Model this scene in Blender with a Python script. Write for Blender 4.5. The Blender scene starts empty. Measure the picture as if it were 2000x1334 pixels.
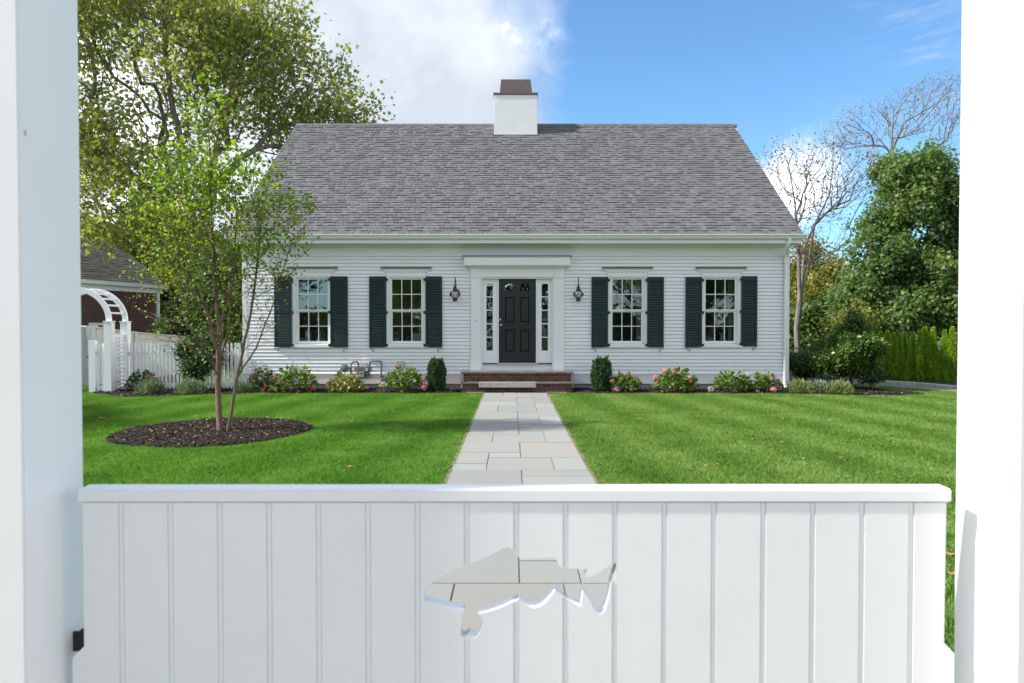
import bpy, bmesh, math, random
import numpy as np
from mathutils import Vector, Matrix
from mathutils.geometry import delaunay_2d_cdt

R = math.radians
rnd = random.Random(7)
sc = bpy.context.scene
COL = sc.collection

# ------------------------------------------------------------------ camera
FPX = 2000 * 24 / 36.0
PITCH = math.atan(25 / FPX)
EYE = 1.5
cam_d = bpy.data.cameras.new('camera')
cam = bpy.data.objects.new('camera', cam_d)
COL.objects.link(cam)
cam.location = (0, 0, EYE)
cam.rotation_euler = (math.pi / 2 - PITCH, 0, 0)
cam_d.lens = 24
cam_d.sensor_width = 36
cam_d.clip_start = 0.05
cam_d.clip_end = 2000
cam_d.dof.use_dof = True
cam_d.dof.focus_distance = 15.5
cam_d.dof.aperture_fstop = 5.6
sc.camera = cam


def P(px, py, y):
    """the point at depth y that projects to pixel (px, py) of the photograph"""
    u = (px - 1000) / FPX
    v = (667 - py) / FPX
    dy = v * math.sin(PITCH) + math.cos(PITCH)
    dz = v * math.cos(PITCH) - math.sin(PITCH)
    t = y / dy
    return Vector((t * u, y, EYE + t * dz))


def G(px, py, z=0.0):
    u = (px - 1000) / FPX
    v = (667 - py) / FPX
    dy = v * math.sin(PITCH) + math.cos(PITCH)
    dz = v * math.cos(PITCH) - math.sin(PITCH)
    t = (z - EYE) / dz
    return Vector((t * u, t * dy, z))


# ------------------------------------------------------------------ light
SUN_EL, SUN_AZ = 41.0, 7.0      # comes from the left, a touch from the camera's side
sd = Vector((-math.cos(R(SUN_EL)) * math.cos(R(SUN_AZ)), -math.cos(R(SUN_EL)) * math.sin(R(SUN_AZ)), math.sin(R(SUN_EL))))
sun_d = bpy.data.lights.new('sun', 'SUN')
sun_d.energy = 2.4
sun_d.angle = R(1.8)
sun_d.color = (1.0, 0.94, 0.85)
sun = bpy.data.objects.new('sun', sun_d)
COL.objects.link(sun)
sun.location = (-20, 0, 20)
sun.rotation_euler = sd.to_track_quat('Z', 'Y').to_euler()

sc.view_settings.view_transform = 'Standard'
sc.view_settings.look = 'None'
sc.view_settings.exposure = 1.68
sc.view_settings.gamma = 1
sc.view_settings.use_curve_mapping = False

world = bpy.data.worlds.new('World')
sc.world = world
world.use_nodes = True


class NT:
    """small helper to write node trees"""
    def __init__(s, tree):
        s.t = tree
        tree.nodes.clear()

    def n(s, typ, props=None, **inp):
        nd = s.t.nodes.new(typ)
        for k, v in (props or {}).items():
            setattr(nd, k, v)
        for k, v in inp.items():
            key = int(k[1:]) if k[0] == 'i' and k[1:].isdigit() else k.replace('_', ' ')
            s.set(nd.inputs[key], v)
        return nd

    def set(s, sock, v):
        if isinstance(v, bpy.types.NodeSocket):
            s.t.links.new(v, sock)
        elif isinstance(v, bpy.types.Node):
            s.t.links.new(v.outputs[0], sock)
        else:
            if isinstance(v, tuple) and len(v) == 3 and sock.type == 'RGBA':
                v = (*v, 1)
            sock.default_value = v

    def math(s, op, a, b=0.0, c=0.0, clamp=False):
        nd = s.t.nodes.new('ShaderNodeMath')
        nd.operation = op
        nd.use_clamp = clamp
        s.set(nd.inputs[0], a)
        s.set(nd.inputs[1], b)
        s.set(nd.inputs[2], c)
        return nd.outputs[0]

    def mix(s, f, a, b, blend='MIX'):
        nd = s.t.nodes.new('ShaderNodeMix')
        nd.data_type = 'RGBA'
        nd.blend_type = blend
        s.set(nd.inputs[0], f)
        s.set(nd.inputs[6], a)
        s.set(nd.inputs[7], b)
        return nd.outputs[2]

    def smooth(s, v, a, b, lo=0.0, hi=1.0):
        nd = s.t.nodes.new('ShaderNodeMapRange')
        nd.interpolation_type = 'SMOOTHSTEP'
        s.set(nd.inputs['Value'], v)
        s.set(nd.inputs['From Min'], a)
        s.set(nd.inputs['From Max'], b)
        s.set(nd.inputs['To Min'], lo)
        s.set(nd.inputs['To Max'], hi)
        return nd.outputs[0]

    def ramp(s, f, stops):
        nd = s.t.nodes.new('ShaderNodeValToRGB')
        s.set(nd.inputs[0], f)
        e = nd.color_ramp.elements
        while len(e) < len(stops):
            e.new(0.5)
        for el, (p, c) in zip(e, stops):
            el.position = p
            el.color = (*c, 1)
        return nd.outputs[0]

    def noise(s, vec, scale, detail=4, rough=0.55, dist=0.0):
        return s.n('ShaderNodeTexNoise', Vector=vec, Scale=scale, Detail=detail, Roughness=rough, Distortion=dist).outputs[0]


def sky():
    w = NT(world.node_tree)
    out = w.n('ShaderNodeOutputWorld')
    st = w.n('ShaderNodeTexSky', {'sky_type': 'NISHITA', 'sun_disc': False, 'sun_elevation': R(SUN_EL),
                                  'sun_rotation': math.atan2(sd.x, sd.y), 'air_density': 1.0, 'dust_density': 0.3, 'ozone_density': 2.0})
    d = w.n('ShaderNodeTexCoord').outputs['Generated']
    big = w.noise(d, 2.6, 9, 0.62, 0.2)
    fine = w.noise(d, 9.0, 8, 0.65, 0.5)
    nz = w.math('ADD', w.math('MULTIPLY', w.math('SUBTRACT', big, 0.5), 0.30), w.math('MULTIPLY', w.math('SUBTRACT', fine, 0.5), 0.16))
    blobs = []
    for px, py, r, soft in ((500, 60, 0.325, 0.08), (780, 120, 0.165, 0.07), (150, 420, 0.50, 0.08), (860, 300, 0.12, 0.07), (1575, 350, 0.055, 0.035)):
        c = P(px, py, 100) - Vector((0, 0, EYE))
        blobs.append((c.normalized(), r, soft))
    for v, r, soft in (((-0.9, -0.3, 0.35), 0.5, 0.12), ((0.3, -0.9, 0.35), 0.35, 0.1), ((-0.35, -0.85, 0.6), 0.3, 0.1),
                       ((0.95, -0.35, 0.3), 0.4, 0.1), ((0.1, 0.1, 1.0), 0.3, 0.12), ((-0.8, 0.45, 0.4), 0.5, 0.1)):
        blobs.append((Vector(v).normalized(), r, soft))
    m = None
    for c, r, soft in blobs:
        dist = w.n('ShaderNodeVectorMath', {'operation': 'DISTANCE'}, i0=d, i1=tuple(c)).outputs['Value']
        k = w.smooth(w.math('ADD', dist, nz), r + soft, r - soft)
        if r == 0.055: k = w.math('MULTIPLY', k, 0.62)
        m = k if m is None else w.math('MAXIMUM', m, k)
    # broken cloud over the rest of the sky, open blue to the front right
    gen = w.smooth(w.noise(d, 1.9, 9, 0.6, 0.3), 0.44, 0.56)
    cb = (P(1650, 60, 100) - Vector((0, 0, EYE))).normalized()
    db = w.n('ShaderNodeVectorMath', {'operation': 'DISTANCE'}, i0=d, i1=tuple(cb)).outputs['Value']
    gen = w.math('MULTIPLY', gen, w.smooth(w.math('ADD', db, nz), 0.62, 0.80))
    m = w.math('MAXIMUM', m, gen)
    # thin wisps high on the right
    c = (P(1800, 75, 100) - Vector((0, 0, EYE))).normalized()
    dist = w.n('ShaderNodeVectorMath', {'operation': 'DISTANCE'}, i0=d, i1=tuple(c)).outputs['Value']
    wis = w.n('ShaderNodeMapping', Vector=d, Scale=(4.0, 4.0, 16.0))
    wn = w.noise(wis, 1.6, 7, 0.7, 0.6)
    wk = w.math('MULTIPLY', w.smooth(wn, 0.48, 0.8), w.smooth(dist, 0.15, 0.0, 0.0, 0.7))
    m = w.math('MAXIMUM', m, wk)
    shade = w.noise(d, 3.4, 7, 0.6)
    c = (P(1010, 120, 100) - Vector((0, 0, EYE))).normalized()
    dist = w.n('ShaderNodeVectorMath', {'operation': 'DISTANCE'}, i0=d, i1=tuple(c)).outputs['Value']
    shade = w.math('SUBTRACT', shade, w.smooth(dist, 0.30, 0.04, 0.0, 0.11))     # the thick grey edge of the big cloud
    cc = w.ramp(shade, [(0.36, (0.225, 0.245, 0.28)), (0.54, (0.30, 0.318, 0.345)), (0.68, (1.15, 1.15, 1.15))])
    skyc = w.mix(1.0, st.outputs[0], (0.72, 1.0, 1.16), 'MULTIPLY')
    b1 = w.n('ShaderNodeBackground', Color=skyc, Strength=0.064)
    b2 = w.n('ShaderNodeBackground', Color=cc, Strength=1.0)
    mx = w.n('ShaderNodeMixShader', Fac=m, i1=b1, i2=b2)
    w.set(out.inputs[0], mx)


sky()

# ------------------------------------------------------------------ materials
MATS = {}


def pbr(name, col, rough=0.6, var=0.12, scale=6.0, bump=0.0, bscale=40.0, metal=0.0, spec=0.5, rand=0.0, col2=None, coat=0.0,
        stretch=(1, 1, 1), dirt=0.0, dirtcol=(0.12, 0.10, 0.07), dirtscale=3.0, hue=None):
    m = bpy.data.materials.new(name)
    m.use_nodes = True
    t = NT(m.node_tree)
    out = t.n('ShaderNodeOutputMaterial')
    g = t.n('ShaderNodeNewGeometry')
    pos = t.n('ShaderNodeMapping', Vector=g.outputs['Position'], Scale=stretch)
    nz = t.noise(pos, scale, 5, 0.6)
    if col2 is None:
        col2 = tuple(c * 0.6 for c in col)
    f = t.math('MULTIPLY', t.smooth(nz, 0.3, 0.75), var if col2 is None else min(1.0, var * 2))
    c = t.mix(f, col, col2)
    if rand:
        oi = t.n('ShaderNodeObjectInfo').outputs['Random']
        fr = t.math('FRACT', t.math('ADD', t.math('MULTIPLY', oi, 7.3), g.outputs['Random Per Island']))
        k = t.math('ADD', t.math('MULTIPLY', fr, 2 * rand), 1 - rand)
        c = t.n('ShaderNodeVectorMath', {'operation': 'SCALE'}, i0=c, Scale=k).outputs[0]
    if dirt:
        dn = t.noise(g.outputs['Position'], dirtscale, 7, 0.7)
        c = t.mix(t.smooth(dn, 0.52, 0.8, 0.0, dirt), c, dirtcol)
    if hue:
        oh = t.math('FRACT', t.math('MULTIPLY', t.n('ShaderNodeObjectInfo').outputs['Random'], 13.7))
        c = t.mix(0.8, c, t.ramp(oh, [(i / (len(hue) - 1), h_) for i, h_ in enumerate(hue)]), 'MULTIPLY')
    b = t.n('ShaderNodeBsdfPrincipled', Base_Color=c, Metallic=metal)
    t.set(b.inputs['Roughness'], t.math('ADD', rough - 0.06, t.math('MULTIPLY', nz, 0.12)))
    b.inputs['Specular IOR Level'].default_value = spec
    b.inputs['Coat Weight'].default_value = coat
    if bump:
        bn = t.noise(pos, bscale, 6, 0.65)
        bp = t.n('ShaderNodeBump', Height=bn, Strength=bump, Distance=0.01)
        t.set(b.inputs['Normal'], bp)
    t.set(out.inputs[0], b)
    MATS[name] = m
    return m


def foliage(name, stops, transl=0.35, rough=0.5, nscale=0.7, spec=0.35, bright=1.0):
    """leaf material: colour varies from leaf to leaf and from clump to clump"""
    m = bpy.data.materials.new(name)
    m.use_nodes = True
    t = NT(m.node_tree)
    out = t.n('ShaderNodeOutputMaterial')
    g = t.n('ShaderNodeNewGeometry')
    nz = t.noise(g.outputs['Position'], nscale, 4, 0.6)
    f = t.math('ADD', t.math('MULTIPLY', g.outputs['Random Per Island'], 0.62), t.math('MULTIPLY', t.math('SUBTRACT', nz, 0.28), 0.85), clamp=True)
    stops = [(p, tuple(x * bright for x in c)) for p, c in stops]
    c = t.ramp(f, stops)
    b = t.n('ShaderNodeBsdfPrincipled', Base_Color=c, Roughness=rough)
    b.inputs['Specular IOR Level'].default_value = spec
    tc = t.mix(1.0, c, (1.5, 1.6, 0.7), 'MULTIPLY')
    tr = t.n('ShaderNodeBsdfTranslucent', Color=tc)
    mx = t.n('ShaderNodeMixShader', Fac=transl, i1=b, i2=tr)
    t.set(out.inputs[0], mx)
    MATS[name] = m
    return m


white = pbr('white_paint', (0.845, 0.84, 0.85), 0.45, 0.04, 2.0, 0.02, 300, dirt=0.10, dirtcol=(0.60, 0.60, 0.56), dirtscale=1.7)
white_near = pbr('white_gate_paint', (0.86, 0.865, 0.87), 0.62, 0.03, 3.0, 0.03, 25, dirt=0.16, dirtcol=(0.68, 0.68, 0.65), dirtscale=3, rand=.006)
clapm = pbr('clapboard_paint', (0.84, 0.835, 0.855), 0.5, 0.04, 3.0, 0.08, 30, rand=0.02, stretch=(0.3, 3, 3), dirt=0.16, dirtcol=(0.64, 0.64, 0.62))
vinylw = pbr('white_vinyl', (0.80, 0.82, 0.85), 0.4, 0.04, 3.0)
tanv = pbr('grey_vinyl', (0.50, 0.50, 0.48), 0.55, 0.08, 2.0)
greenp = pbr('dark_green_paint', (0.007, 0.029, 0.031), 0.42, 0.10, 3.0, 0.03, 60, spec=0.4)
doorp = pbr('black_green_door_paint', (0.008, 0.013, 0.0145), 0.35, 0.1, 3.0, 0.03, 50, spec=0.5)
blackm = pbr('black_iron', (0.015, 0.015, 0.016), 0.5, 0.1)
copper = pbr('aged_copper', (0.135, 0.095, 0.09), 0.42, 0.35, 9.0, 0.04, 20, metal=0.3, col2=(0.09, 0.07, 0.072))
bronze = pbr('lantern_bronze', (0.085, 0.052, 0.042), 0.45, 0.35, 40.0, metal=0.6)
steel = pbr('brushed_nickel', (0.55, 0.54, 0.50), 0.3, 0.05, metal=1.0)
shing = pbr('roof_shingle', (0.142, 0.145, 0.152), 0.95, 0.08, 1.2, 0.8, 160, spec=0.15, rand=0.17)
oldroof = pbr('old_mossy_roof', (0.145, 0.14, 0.125), 0.95, 0.4, 1.5, 0.6, 40, rand=0.18, col2=(0.09, 0.085, 0.06), dirt=0.6, dirtcol=(0.09, 0.11, 0.04), dirtscale=1.2)
conc = pbr('foundation_concrete', (0.37, 0.355, 0.33), 0.9, 0.25, 2.0, 0.3, 40, dirt=0.3)
stucco = pbr('white_stucco', (0.80, 0.805, 0.81), 0.8, 0.06, 3.0, 0.35, 45)
brickm = pbr('red_brick', (0.13, 0.050, 0.042), 0.85, 0.35, 8.0, 0.4, 60, rand=0.35, col2=(0.10, 0.035, 0.03))
mortar = pbr('mortar', (0.28, 0.23, 0.20), 0.95, 0.2, 10, 0.3, 80)
treadm = pbr('dark_stone_tread', (0.20, 0.19, 0.17), 0.7, 0.6, 5.0, 0.3, 30, col2=(0.07, 0.07, 0.068), rand=0.15)
oakw = pbr('weathered_wood', (0.42, 0.40, 0.38), 0.8, 0.5, 9.0, 0.5, 25, col2=(0.25, 0.235, 0.22), stretch=(0.5, 6, 6))
paverm = pbr('bluestone', (0.275, 0.275, 0.26), 0.8, 0.40, 1.9, 0.45, 28, rand=0.10, col2=(0.255, 0.27, 0.28), dirt=0.45, dirtcol=(0.34, 0.28, 0.19), dirtscale=1.1, stretch=(1, 2.2, 1), hue=[(0.84, 0.92, 0.97), (1.0, 1.0, 0.93), (0.90, 0.95, 0.93), (1.0, 0.94, 0.86), (0.93, 0.95, 1.0)])
sand = pbr('joint_sand', (0.24, 0.19, 0.145), 0.95, 0.4, 30, 0.5, 90)
mulchm = pbr('dark_mulch', (0.028, 0.020, 0.016), 0.95, 0.5, 25, 1.0, 60, rand=0.5)
chipm = pbr('mulch_chip', (0.036, 0.024, 0.018), 0.9, 0.4, 20, 0.3, 90, rand=0.75)
palechip = pbr('dry_leaf_bit', (0.33, 0.20, 0.10), 0.85, 0.4, 20, rand=0.5)
soil = pbr('lawn_soil', (0.055, 0.10, 0.022), 0.95, 0.5, 12, 0.6, 40)
farground = pbr('rough_grass', (0.05, 0.09, 0.025), 0.95, 0.5, 0.6, 0.5, 20)
asphalt = pbr('asphalt', (0.17, 0.165, 0.17), 0.9, 0.2, 3, 0.6, 90)
granite = pbr('granite', (0.50, 0.49, 0.46), 0.8, 0.4, 25, 0.5, 50, rand=0.12)
barkbirch = pbr('birch_bark', (0.20, 0.125, 0.085), 0.85, 0.6, 14, 0.9, 30, col2=(0.12, 0.075, 0.055), stretch=(2.5, 2.5, 0.5))
barktwig = pbr('birch_twig_bark', (0.10, 0.07, 0.062), 0.8, 0.5, 14)
barkgrey = pbr('grey_bark', (0.20, 0.175, 0.15), 0.9, 0.6, 5, 0.8, 12, col2=(0.09, 0.08, 0.07), stretch=(2, 2, 0.6))
barkdark = pbr('dark_bark', (0.075, 0.062, 0.050), 0.9, 0.5, 5, 0.8, 12, stretch=(2, 2, 0.6))
barkpale = pbr('pale_bark', (0.23, 0.205, 0.18), 0.85, 0.6, 6, 0.7, 14, col2=(0.10, 0.09, 0.08), stretch=(2, 2, 0.5))
greym = pbr('grey_meter_paint', (0.15, 0.155, 0.165), 0.5, 0.15, 10)
greylt = pbr('light_grey_plastic', (0.52, 0.53, 0.52), 0.5, 0.08, 10)
labelb = pbr('blue_label', (0.02, 0.17, 0.42), 0.5, 0.05)
labelr = pbr('red_label', (0.50, 0.12, 0.09), 0.5, 0.05)
roomw = pbr('room_wall', (0.34, 0.32, 0.29), 0.9, 0.1)
curtain = pbr('curtain_cloth', (0.36, 0.35, 0.33), 0.9, 0.1)
furn = pbr('room_furniture', (0.10, 0.13, 0.18), 0.7, 0.3, 3)


def glassmat(name, fac, tint=(0.75, 0.8, 0.8), wavy=0.0):
    m = bpy.data.materials.new(name)
    m.use_nodes = True
    t = NT(m.node_tree)
    out = t.n('ShaderNodeOutputMaterial')
    tr = t.n('ShaderNodeBsdfTransparent', Color=tint)
    gl = t.n('ShaderNodeBsdfGlossy', Color=(0.95, 0.97, 1.0), Roughness=0.015)
    if wavy:
        g = t.n('ShaderNodeNewGeometry')
        nz = t.noise(g.outputs['Position'], 3.0, 2, 0.5)
        bp = t.n('ShaderNodeBump', Height=nz, Strength=wavy, Distance=0.02)
        t.set(gl.inputs['Normal'], bp)
    fr = t.n('ShaderNodeFresnel', IOR=1.5)
    f = t.math('ADD', fac, fr.outputs[0], clamp=True)
    mx = t.n('ShaderNodeMixShader', Fac=f, i1=tr, i2=gl)
    t.set(out.inputs[0], mx)
    MATS[name] = m
    return m


glass = glassmat('window_glass', 0.15, wavy=0.25)
glassc = glassmat('leaded_glass', 0.10, (0.45, 0.45, 0.43), wavy=1.6)
glassl = glassmat('lantern_glass', 0.0, (0.985, 0.985, 0.985), wavy=0.0)

# ---- leaf colours
L_plane = foliage('plane_leaves', [(0.0, (0.12, 0.165, 0.05)), (0.45, (0.22, 0.265, 0.075)), (0.8, (0.35, 0.34, 0.09)), (1.0, (0.46, 0.29, 0.09))], 0.5)
L_birch = foliage('birch_leaves', [(0.0, (0.06, 0.125, 0.025)), (0.45, (0.14, 0.235, 0.03)), (0.8, (0.25, 0.33, 0.035)), (1.0, (0.40, 0.32, 0.045))], 0.55, nscale=1.5)
L_birch_turn = foliage('turning_birch_leaves', [(0.0, (0.40, 0.30, 0.03)), (0.6, (0.45, 0.20, 0.03)), (1.0, (0.40, 0.09, 0.02))], 0.45)
L_maple = foliage('maple_leaves', [(0.0, (0.055, 0.12, 0.055)), (0.45, (0.12, 0.205, 0.075)), (0.8, (0.19, 0.27, 0.08)), (1.0, (0.34, 0.24, 0.08))], 0.4)
L_dark = foliage('dark_leaves', [(0.0, (0.035, 0.075, 0.022)), (0.6, (0.085, 0.15, 0.04)), (1.0, (0.19, 0.24, 0.05))], 0.25)
L_olive = foliage('olive_leaves', [(0.0, (0.08, 0.12, 0.03)), (0.5, (0.19, 0.22, 0.05)), (0.8, (0.32, 0.26, 0.07)), (1.0, (0.40, 0.22, 0.10))], 0.35)
L_brown = foliage('brown_leaves', [(0.0, (0.10, 0.10, 0.03)), (0.5, (0.20, 0.13, 0.05)), (1.0, (0.30, 0.16, 0.06))], 0.3)
L_bush = foliage('bush_leaves', [(0.0, (0.02, 0.055, 0.015)), (0.6, (0.07, 0.14, 0.02)), (1.0, (0.17, 0.22, 0.03))], 0.3, nscale=2)
L_arb = foliage('arborvitae_sprays', [(0.0, (0.10, 0.20, 0.02)), (0.5, (0.27, 0.42, 0.04)), (1.0, (0.44, 0.56, 0.08))], 0.4, nscale=3)
L_box = foliage('boxwood_leaves', [(0.0, (0.02, 0.055, 0.024)), (0.6, (0.055, 0.115, 0.045)), (1.0, (0.13, 0.20, 0.075))], 0.2, nscale=4)
L_hyd = foliage('hydrangea_leaves', [(0.0, (0.03, 0.085, 0.015)), (0.55, (0.10, 0.20, 0.03)), (0.85, (0.23, 0.28, 0.04)), (1.0, (0.20, 0.06, 0.03))], 0.25, nscale=3, spec=0.5)
L_hydy = foliage('yellowing_hydrangea_leaves', [(0.0, (0.06, 0.11, 0.02)), (0.5, (0.20, 0.23, 0.05)), (0.8, (0.36, 0.30, 0.05)), (1.0, (0.22, 0.06, 0.04))], 0.25, nscale=4, spec=0.5)
L_hydd = foliage('dark_hydrangea_leaves', [(0.0, (0.02, 0.06, 0.015)), (0.6, (0.06, 0.12, 0.025)), (1.0, (0.16, 0.06, 0.035))], 0.2, nscale=3, spec=0.5)
L_grey = foliage('grey_green_sprigs', [(0.0, (0.08, 0.12, 0.075)), (0.5, (0.18, 0.24, 0.16)), (1.0, (0.32, 0.37, 0.24))], 0.2, nscale=4)
L_cat = foliage('pale_green_sprigs', [(0.0, (0.10, 0.14, 0.05)), (0.5, (0.24, 0.29, 0.12)), (1.0, (0.40, 0.42, 0.22))], 0.25, nscale=4)
F_pink = foliage('pink_petals', [(0.0, (0.55, 0.14, 0.20)), (1.0, (0.85, 0.40, 0.42))], 0.3, nscale=6)
F_mag = foliage('magenta_petals', [(0.0, (0.50, 0.12, 0.30)), (1.0, (0.80, 0.35, 0.60))], 0.3, nscale=6)
F_rust = foliage('rusty_petals', [(0.0, (0.22, 0.09, 0.05)), (1.0, (0.60, 0.28, 0.17))], 0.3, nscale=6)
F_brown = foliage('brown_petals', [(0.0, (0.12, 0.05, 0.035)), (1.0, (0.32, 0.13, 0.10))], 0.3, nscale=6)
F_lil = foliage('lilac_petals', [(0.0, (0.28, 0.27, 0.48)), (1.0, (0.60, 0.58, 0.75))], 0.3, nscale=6)
F_red = foliage('red_petals', [(0.0, (0.45, 0.02, 0.06)), (1.0, (0.75, 0.06, 0.16))], 0.3, nscale=6)
F_white = foliage('white_petals', [(0.0, (0.5, 0.5, 0.45)), (1.0, (0.8, 0.8, 0.76))], 0.3, nscale=6)
L_fall = foliage('fallen_leaf_tan', [(0.0, (0.28, 0.13, 0.06)), (1.0, (0.48, 0.28, 0.14))], 0.2)
L_fallo = foliage('fallen_leaf_orange', [(0.0, (0.60, 0.22, 0.02)), (1.0, (0.75, 0.35, 0.03))], 0.2)
L_falld = foliage('fallen_leaf_dark', [(0.0, (0.04, 0.025, 0.02)), (1.0, (0.10, 0.06, 0.04))], 0.1)


def grassmat():
    m = bpy.data.materials.new('grass_blades')
    m.use_nodes = True
    t = NT(m.node_tree)
    out = t.n('ShaderNodeOutputMaterial')
    g = t.n('ShaderNodeNewGeometry')
    pos = g.outputs['Position']
    sep = t.n('ShaderNodeSeparateXYZ', Vector=pos)
    X, Y = sep.outputs[0], sep.outputs[1]
    wob = t.math('MULTIPLY', t.math('SUBTRACT', t.noise(pos, 0.5, 3), 0.5), 1.6)
    # mowing passes run towards the house
    wob = t.math('MULTIPLY', wob, 0.35)
    s1 = t.math('ADD', t.math('SUBTRACT', X, t.math('MULTIPLY', Y, 0.16)), wob)
    s2 = t.math('ADD', t.math('ADD', X, t.math('MULTIPLY', Y, 0.12)), wob)
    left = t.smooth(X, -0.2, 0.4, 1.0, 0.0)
    sA = t.math('SINE', t.math('MULTIPLY', s1, 5.2))
    sB = t.math('SINE', t.math('MULTIPLY', s2, 5.2))
    stripe = t.math('ADD', t.math('MULTIPLY', sA, left), t.math('MULTIPLY', sB, t.math('SUBTRACT', 1.0, left)))
    clump = t.noise(pos, 1.1, 5, 0.65)
    f = t.math('ADD', t.math('ADD', t.math('MULTIPLY', stripe, 0.15), t.math('MULTIPLY', t.math('SUBTRACT', clump, 0.5), 1.1)),
               t.math('ADD', 0.18, t.math('MULTIPLY', g.outputs['Random Per Island'], 0.55)), clamp=True)
    c = t.ramp(f, [(0.0, (0.085, 0.20, 0.024)), (0.4, (0.165, 0.31, 0.055)), (0.75, (0.27, 0.405, 0.115)), (1.0, (0.42, 0.48, 0.22))])
    c = t.mix(t.math('MULTIPLY', left, 0.5), c, t.mix(1.0, c, (0.48, 0.82, 0.25), 'MULTIPLY'))  # left lawn's blades tinted darker: tree shade put into the colour
    dry = t.smooth(t.noise(pos, 0.8, 6, 0.7), 0.58, 0.78, 0.0, 0.5)
    c = t.mix(t.math('MULTIPLY', dry, t.math('GREATER_THAN', g.outputs['Random Per Island'], 0.55)), c, (0.32, 0.30, 0.12))
    b = t.n('ShaderNodeBsdfPrincipled', Base_Color=c, Roughness=0.5)
    b.inputs['Specular IOR Level'].default_value = 0.3
    tr = t.n('ShaderNodeBsdfTranslucent', Color=t.mix(1.0, c, (1.2, 1.3, 0.6), 'MULTIPLY'))
    t.set(out.inputs[0], t.n('ShaderNodeMixShader', Fac=0.35, i1=b, i2=tr))
    return m


grassm = grassmat()

# ------------------------------------------------------------------ mesh helpers
WL = {}      # world location of every object's origin


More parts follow.
